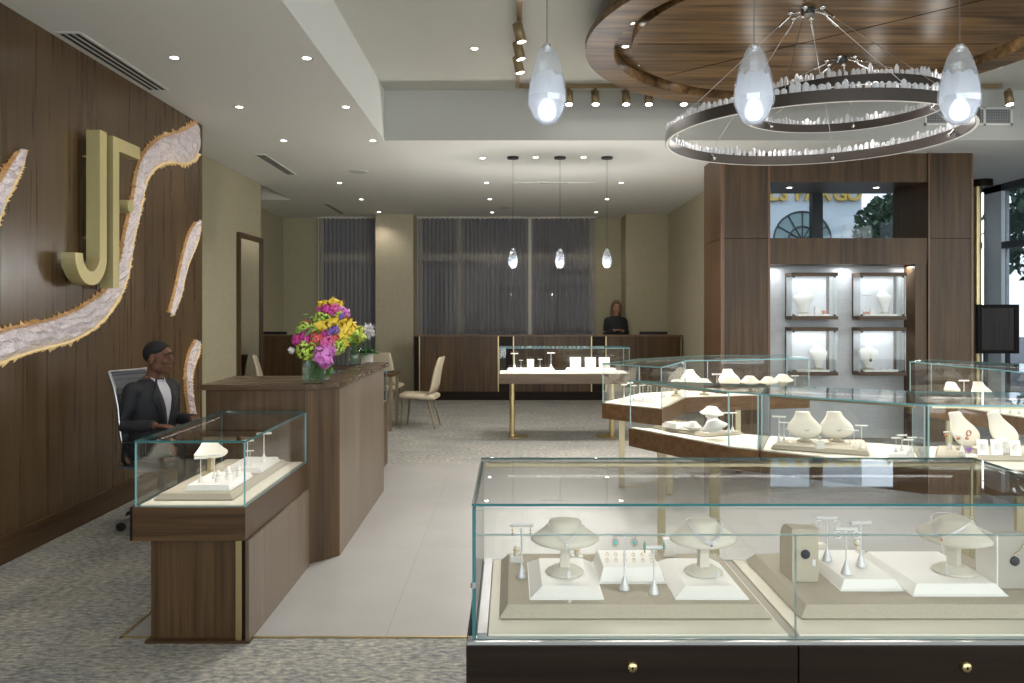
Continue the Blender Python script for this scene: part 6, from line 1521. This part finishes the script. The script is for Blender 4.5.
def office_chair(x, y, rz):
    r = thing('office_chair', 'grey mesh back office chair under the seated man', 'chair', (x, y, 0), rz)
    al = pmat('satin aluminium', (.55, .56, .58), .3, 1.0); gm = pmat('grey ribbed mesh', (.10, .105, .115), .7)
    m = MB(); rs = []
    for z, yy in ((.52, .175), (.66, .205), (.85, .225), (1.0, .262), (1.11, .315)): rs.append([(-.165, yy, z), (.165, yy, z), (.165, yy + .008, z + .002), (-.165, yy + .008, z + .002)])
    m.rings(rs, 0, True, False); m.build('backrest', gm, r, world=False)
    m = MB()
    for k in range(16): z = .56 + k * .035; yy = .168 + max(0, (z - .52)) * .10 + max(0, z - .86) * .33; m.box(-.16, .16, yy + .004, yy + .012, z, z + .008)
    m.build('back_ribbing', pmat('dark ribbing', (.05, .052, .058), .7), r, world=False)
    for s in (-1, 1): MB().tube([(s * .175, .10, .47), (s * .175, .18, .53), (s * .175, .212, .68), (s * .175, .232, .86), (s * .175, .268, 1.0), (s * .175, .322, 1.118)], .013, 8).build('side_rail', al, r, world=False)
    MB().tube([(-.175, .32, 1.114), (.175, .32, 1.114)], .012, 8).build('top_rail', al, r, world=False)
    MB().rings([[(-.23, -.26, z), (.23, -.26, z), (.235, .17, z), (-.235, .17, z)] for z in (.428, .446)], 0, True, False).build('seat', gm, r, .008, world=False)
    for s in (-1, 1): MB().tube([(s * .235, .10, .46), (s * .28, .08, .50), (s * .285, .07, .63), (s * .285, -.12, .645)], .014, 8).build('armrest', BLACK, r, world=False)
    MB().lathe([(.03, .12), (.03, .30), (.022, .30), (.022, .427)], n=16).build('gas_column', al, r, world=False)
    for k in range(5):
        a = 2 * PI * k / 5 + .3; g = MB().tube([(.02 * math.cos(a), .02 * math.sin(a), .12), (.30 * math.cos(a), .30 * math.sin(a), .075)], [.024, .014], 8).build('base_spoke', al, r, world=False)
        m = MB(); m.X = Matrix.Translation((.30 * math.cos(a), .30 * math.sin(a), .030)) @ Matrix.Rotation(a, 4, 'Z') @ Matrix.Rotation(PI / 2, 4, 'X'); m.lathe([(.028, -.02), (.030, -.015), (.030, .015), (.028, .02)], n=16); m.build('caster', BLACK, g, world=False)
DSK = pmat('deep brown skin', (.15, .070, .042), .55, spec=.3)
mx, my, mr = -2.63, 5.90, math.radians(70)
man = thing('person', 'man in dark suit and open white collar seated behind the counter, looking across the shop', 'person', (mx, my, 0), mr)
figure(man, True, DSK, pmat('short black hair', (.008, .007, .007), .8), pmat('charcoal suit cloth', (.020, .021, .025), .75, var=.1, scale=300), pmat('charcoal trousers', (.030, .031, .036), .8), BLACK, (.30, -.02),
       {-1: ((-.185, .03, .985), (-.235, .05, .735), (-.20, -.20, .748), (.1, -1, -.05), (0, 0, 1), .25), 1: ((.185, .03, .985), (.235, .05, .735), (.17, -.20, .748), (-.1, -1, -.05), (0, 0, 1), .25)}, False, .0055, True)
office_chair(mx + .052, my - .019, mr)
FSK = pmat('light skin', (.46, .25, .17), .5)
wom = thing('person', 'woman in a dark top standing behind the service bar, hands clasped before her', 'person', (px_x(616, 15.15), 15.15, 0), .12)
figure(wom, False, FSK, pmat('dark blonde hair', (.16, .10, .055), .7), pmat('dark knit cloth', (.022, .024, .024), .85), pmat('dark trousers cloth', (.02, .02, .025), .8), BLACK, (-.15, .12),
       {-1: ((-.160, .03, .975), (-.215, .02, .72), (-.075, -.19, .80), (.85, -.25, .1), (0, 0, 1), .25), 1: ((.160, .03, .975), (.215, .02, .72), (.085, -.18, .785), (-.85, -.25, .15), (0, 0, 1), .25)}, True, .009, False)
wom.scale = (1.0, 1.0, 1.02)
# the desk behind the counter where the man's hands rest
r = thing('low_desk', 'low walnut desk between the seated man and the counter', 'desk', (-2.18, 6.1, 0))
MB().box(-2.30, -1.94, 5.42, 6.75, .655, .69).build('desk_top', W_Y, r, .003)
for x in (-2.28, -2.0):
    for y in (5.45, 6.67): MB().box(x, x + .04, y, y + .04, 0, .654).build('leg', BLACK, r)
for p in Proto.made:                       # sources that no placement took
    if not p.used:
        for c in list(p.root.children_recursive): bpy.data.objects.remove(c)
        bpy.data.objects.remove(p.root)
# ------------------------------------------------------------------ camera, world, view
cam = bpy.data.cameras.new('camera'); co = bpy.data.objects.new('camera', cam); COL.objects.link(co)
co.location = (0, 0, CAMZ); co.rotation_euler = (PI / 2, 0, 0)
cam.sensor_width = 36; cam.sensor_fit = 'HORIZONTAL'; cam.lens = F / 1024 * 36
cam.shift_x = (512 - CX) / 1024; cam.shift_y = -(341.5 - CY) / 1024
cam.clip_start = .05; cam.clip_end = 200
S.camera = co
w = bpy.data.worlds.new('dusk'); S.world = w; w.use_nodes = True
nt = w.node_tree; nt.nodes.clear()
bg = nt.nodes.new('ShaderNodeBackground'); bg.inputs[0].default_value = (.66, .685, .70, 1); bg.inputs[1].default_value = 5
o = nt.nodes.new('ShaderNodeOutputWorld'); nt.links.new(bg.outputs[0], o.inputs[0])
for nm, loc, rot, sx, sy in (('front_glazing_portal', (2.1, -3.1, 2.07), (PI / 2, 0, 0), 10.2, 3.65), ('side_glazing_portal', (7.29, 4.3, 1.75), (PI / 2, 0, PI / 2), 15, 3.2)):
    l = bpy.data.lights.new(nm, 'AREA'); l.shape = 'RECTANGLE'; l.size = sx; l.size_y = sy; l.cycles.is_portal = True
    p = bpy.data.objects.new(nm, l); COL.objects.link(p); p.location = loc; p.rotation_euler = rot
S.view_settings.view_transform = 'Standard'; S.view_settings.look = 'None'; S.view_settings.exposure = .42; S.view_settings.gamma = 1; S.view_settings.use_curve_mapping = False
cy = S.cycles
cy.max_bounces = 12; cy.diffuse_bounces = 5; cy.glossy_bounces = 5; cy.transmission_bounces = 10; cy.transparent_max_bounces = 40
cy.use_denoising = True; cy.caustics_reflective = False; cy.caustics_refractive = False; cy.sample_clamp_indirect = 4; cy.sample_clamp_direct = 30
cy.blur_glossy = .5
